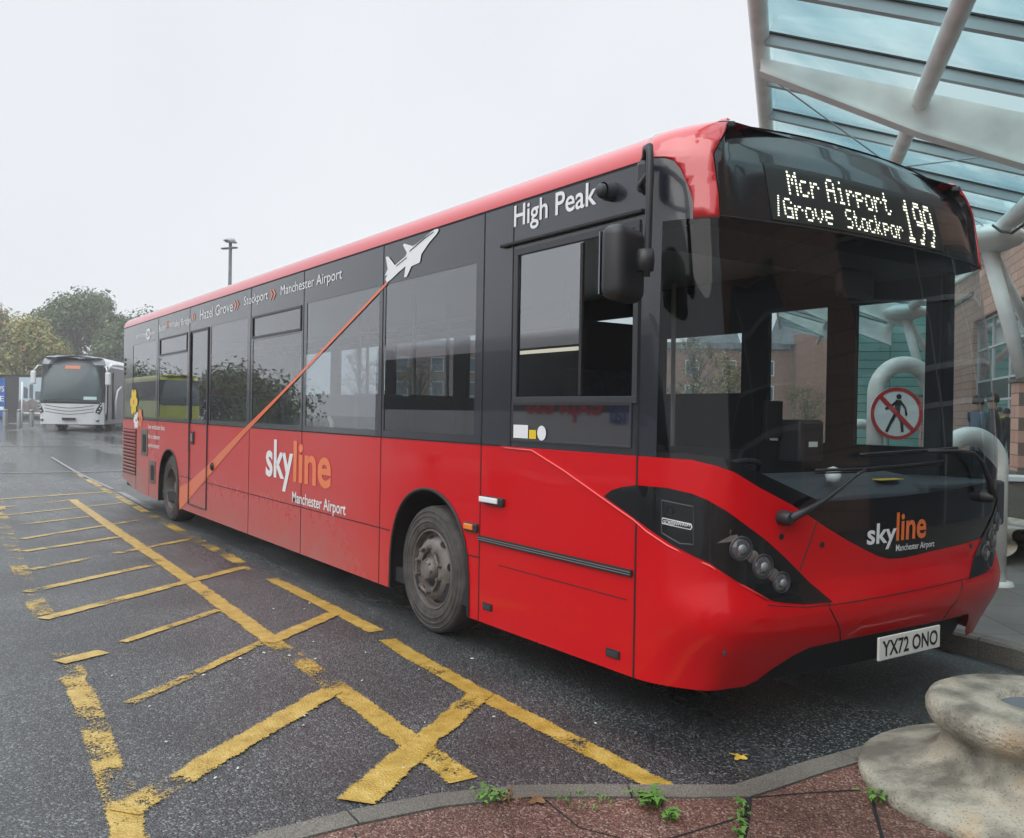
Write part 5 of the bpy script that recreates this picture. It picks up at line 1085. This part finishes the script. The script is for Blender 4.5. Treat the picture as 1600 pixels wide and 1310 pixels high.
# ------------------------------------------------------------------ trees
def tree(name, loc_, h, cr_w, cols, label, group=None, n_leaf=5000, leaf=.22, trunk_h=.3, seed=1, density=1., bare=False, cat='tree'):
    r = random.Random(seed); t_ = empty(name, loc_); tag(t_, label, cat, group)
    tk = MB(); tk.tube([(0, 0, 0), (r.uniform(-.1, .1), 0, h*.3), (r.uniform(-.3, .3), 0, h*.6), (r.uniform(-.3, .3), 0, h*.9)], [h*.022, h*.017, h*.011, h*.003], 8)
    blobs = []
    for k in range(38):
        a = r.uniform(0, 2*math.pi); zz = h*(trunk_h+(.95-trunk_h)*r.random()); wr = cr_w/2*math.sin(math.pi*min(1, max(.12, (zz/h-trunk_h+.12)/(1.08-trunk_h))))**.7; rr = wr*r.random()**.5*.85
        c = Vector((rr*math.cos(a), rr*math.sin(a), zz)); blobs.append((c, cr_w*r.uniform(.10, .2)))
        tk.tube([(0, 0, zz*.62), tuple(c*.5+Vector((0, 0, zz*.36))), tuple(c)], [h*.008, h*.005, h*.001], 5)
        if bare:
            for _ in range(14):
                e = c+Vector((r.gauss(0, 1), r.gauss(0, 1), abs(r.gauss(0, 1)))).normalized()*cr_w*r.uniform(.08, .2); tk.tube([tuple(c), tuple((c+e)/2+Vector((0, 0, .1))), tuple(e)], [h*.002, h*.0012, h*.0005], 3, False)
    tk.build('trunk', M['bark'], t_)
    v, f, mi = [], [], []; tot = int(n_leaf*density)
    for k in range(tot):
        c, R_ = r.choice(blobs); d_ = Vector((r.gauss(0, 1), r.gauss(0, 1), r.gauss(0, .8))).normalized()*R_*(.35+.75*r.random()**.6)
        p = c+d_; nn = (d_.normalized()+Vector((r.uniform(-1, 1), r.uniform(-1, 1), r.uniform(-.3, 1)))).normalized(); u = nn.orthogonal().normalized(); w_ = nn.cross(u); s_ = leaf*r.uniform(.5, 1.2); a = r.uniform(0, 6.28)
        u, w_ = u*math.cos(a)+w_*math.sin(a), w_*math.cos(a)-u*math.sin(a)
        b = len(v); v += [tuple(p+u*s_*.5), tuple(p+w_*s_*.3), tuple(p-u*s_*.5), tuple(p-w_*s_*.3)]; f.append((b, b+1, b+2, b+3)); mi.append(r.choices(range(len(cols)), [c_[1] for c_ in cols])[0])
    me = bpy.data.meshes.new('crown'); me.from_pydata(v, [], f)
    for c_ in cols: me.materials.append(c_[0])
    me.polygons.foreach_set('material_index', mi); o = bpy.data.objects.new('crown', me); COL.objects.link(o); o.parent = t_; return t_
def leafm(n, c):
    m = mat(n, c, .6); return m
G1, G2, G3 = leafm('leaf_dark', (.038, .075, .022)), leafm('leaf_mid', (.065, .115, .03)), leafm('leaf_light', (.13, .18, .05)); Y1, Y2, Y3 = leafm('leaf_olive', (.22, .22, .05)), leafm('leaf_yellow', (.38, .30, .06)), leafm('leaf_rust', (.28, .12, .035))
BT = 'trees behind the hoarding'
for k, (px, dep_, h, w_, lb) in enumerate(((75, 96, 11.6, 8.5, 'dark green tree with a pointed top, left of the tall group'), (118, 94, 13.2, 8.5, 'tallest dark green tree behind the coach'), (152, 98, 13.0, 8.5, 'broad dark green tree just right of the tallest'), (186, 92, 10.2, 8, 'lower green tree touching the bus rear roof corner'), (228, 92, 10.6, 9, 'dark green tree mostly hidden by the bus rear'), (-8, 92, 10.8, 7, 'russet tipped tree cut by the left picture edge'))):
    tree('tree', (*at(px, dep_).xy, .3), h, w_, [(G1, 5), (G2, 4), (G3, 1.5)] if px > 0 else [(Y3, 2), (G2, 3), (Y1, 3)], lb, BT, 15000, .40, .10, seed=k+3)
tree('tree', (*at(36, 76).xy, .3), 7.9, 8.4, [(Y1, 5), (Y2, 2), (G3, 3), (Y3, .6)], 'rounded yellow-green tree behind the hoarding', BT, 20000, .30, .1, seed=11)
tree('tree', (*at(-22, 78).xy, .3), 7.0, 6, [(Y1, 4), (Y2, 2), (G3, 4)], 'yellow-green tree at the left picture edge', BT, 6000, .27, .1, seed=12)
YT = 'autumn trees in front of the brick building'
for k, (px, dep_, h, w_, lb, bare) in enumerate(((1085, 52, 6.2, 4.2, 'half bare tree left in the windscreen view', True), (1135, 55, 5.2, 4.2, 'orange-leaved autumn tree seen through the windscreen', True), (1260, 58, 3.2, 5, 'low bare shrubby tree before the brick building', True), (560, 56, 5.2, 3.6, 'small bare tree seen through the side windows', True), (655, 52, 4.4, 4, 'yellowing tree seen through the side windows', True))):
    tree('tree', (*at(px, dep_).xy, .118), h, w_, [(Y3, 4), (Y2, 2), (Y1, 2)] if k == 1 else [(Y1, 3), (Y2, 1), (G2, 2), (Y3, 1)], lb, YT, 900 if k != 1 else 2200, .16, .2, seed=k+30, bare=bare)
# hedge reflected in the rear windows
tree('tree', (-88, -16, .36), 3.6, 14, [(G1, 3), (G2, 3)], 'wide dark tree reflected in the rear bus windows', 'trees reflected in the bus', 14000, .42, .03, seed=50)
tree('tree', (-80, -24, .36), 3.3, 14, [(G1, 3), (G2, 3)], 'round dark tree reflected in the middle bus windows', 'trees reflected in the bus', 14000, .42, .03, seed=51)
# ------------------------------------------------------------------ weeds, fallen leaves
M['weed'] = mat('weed_green', (.09, .20, .03), .6, vary=.3, scale=20); M['weed2'] = mat('weed_dry', (.16, .08, .03), .7)
def weed(x, y, h, n_, label, m='weed', seed=0, spread=.05):
    r = random.Random(seed); o = empty('weed', (x, y, .12)); tag(o, label, 'weed', 'weeds in the paving joints'); q = MB()
    for k in range(n_):
        a = r.uniform(0, 6.28); b = Vector((r.uniform(-spread, spread), r.uniform(-spread, spread), 0)); t = Vector((math.cos(a), math.sin(a), 0)); L_ = h*r.uniform(.5, 1.1); w_ = h*.16; sd_ = Vector((-t.y, t.x, 0))*w_
        m1 = b+t*L_*.35+Vector((0, 0, L_*.7)); m2 = b+t*L_*.9+Vector((0, 0, L_*.6))
        q.add([b, m1+sd_, m2, m1-sd_], [(0, 1, 2, 3)])
    q.build('leaves', M[m], o); return o
weed(.02, -2.42, .05, 26, 'small green weed at the kerb left of the yellow cross', seed=1); weed(.06, -2.36, .035, 16, 'reddish dry weed beside the kerb', 'weed2', seed=2, spread=.06); weed(.36, -1.98, .07, 34, 'tallest bright green weed in the red paving', seed=3, spread=.03); weed(.47, -2.0, .05, 20, 'green weed just nearer than the tallest one', seed=4, spread=.02)
weed(.74, -1.28, .05, 22, 'green weed against the concrete foot', seed=5, spread=.03)
for k in range(5): weed(.53+.045*k, -1.72-.055*k, .035, 12, ('weed sprig at the top of the wide paving joint', 'second weed sprig down the wide paving joint', 'middle weed sprig in the wide paving joint', 'fourth weed sprig down the wide paving joint', 'lowest weed sprig in the wide paving joint')[k], seed=10+k, spread=.015)
weed(.22, -2.15, .025, 30, 'flat mossy patch in the paving by the kerb', seed=20, spread=.08)
rr = random.Random(9); M['speck'] = mat('pale_litter', (.62, .63, .60), .6); M['leaf_y'] = mat('fallen_leaf_yellow', (.5, .33, .04), .6)
me0 = None
for k in range(26):
    if k < 19: x, y = rr.uniform(-2.6, .2), rr.uniform(-3.3, -1.3); 
    else: x, y = rr.uniform(-3.8, -1.2), rr.uniform(-2.1, -1.4)
    if me0 is None:
        o = MB().lathe([(.001, .006), (.007, .005), (.010, .0015)], 7).build('petal', M['speck']); me0 = o
    else: o = me0.copy(); COL.objects.link(o)
    s_ = rr.uniform(.4, .9); o.location = (x, y, .003); o.rotation_euler = (0, 0, rr.uniform(0, 6)); o.scale = (s_*1.5, s_*.8, 1); tag(o, 'small pale petal lying on the dark asphalt', 'petal', 'pale petals scattered on the asphalt')
lf_ = MB(); 
ol = [(.03*math.cos(a)*(1+.45*math.cos(5*a)), .03*math.sin(a)*(1+.45*math.cos(5*a)), .012+.006*math.sin(2*a)) for a in np.linspace(0, 2*math.pi, 41)[:-1]]
for (x, y, z, lb) in ((.02, -1.15, 0, 'yellow fallen leaf in the shade under the bus front'), (.12, -2.28, .118, 'brown fallen leaf on the paving beside the weed')):
    o = MB().add(ol+[(0, 0, .008)], [(i, (i+1) % 40, 40) for i in range(40)]).build('fallen_leaf', M['leaf_y'] if z == 0 else M['weed2']); o.location = (x, y, z); tag(o, lb, 'leaf', 'fallen leaves')

# ------------------------------------------------------------------ damp autumn air
hz = MB().box((-60, 25, 7), (184, 176, 17)); hz = hz.build('haze', bpy.data.materials.new('haze_air')); hz['kind'] = 'stuff'
m = hz.data.materials[0]; m.use_nodes = True; t = m.node_tree; t.nodes.clear(); o = t.nodes.new('ShaderNodeOutputMaterial'); v = t.nodes.new('ShaderNodeVolumePrincipled')
v.inputs['Color'].default_value = (1, 1, 1, 1); v.inputs['Density'].default_value = .0017; t.links.new(v.outputs[0], o.inputs['Volume'])
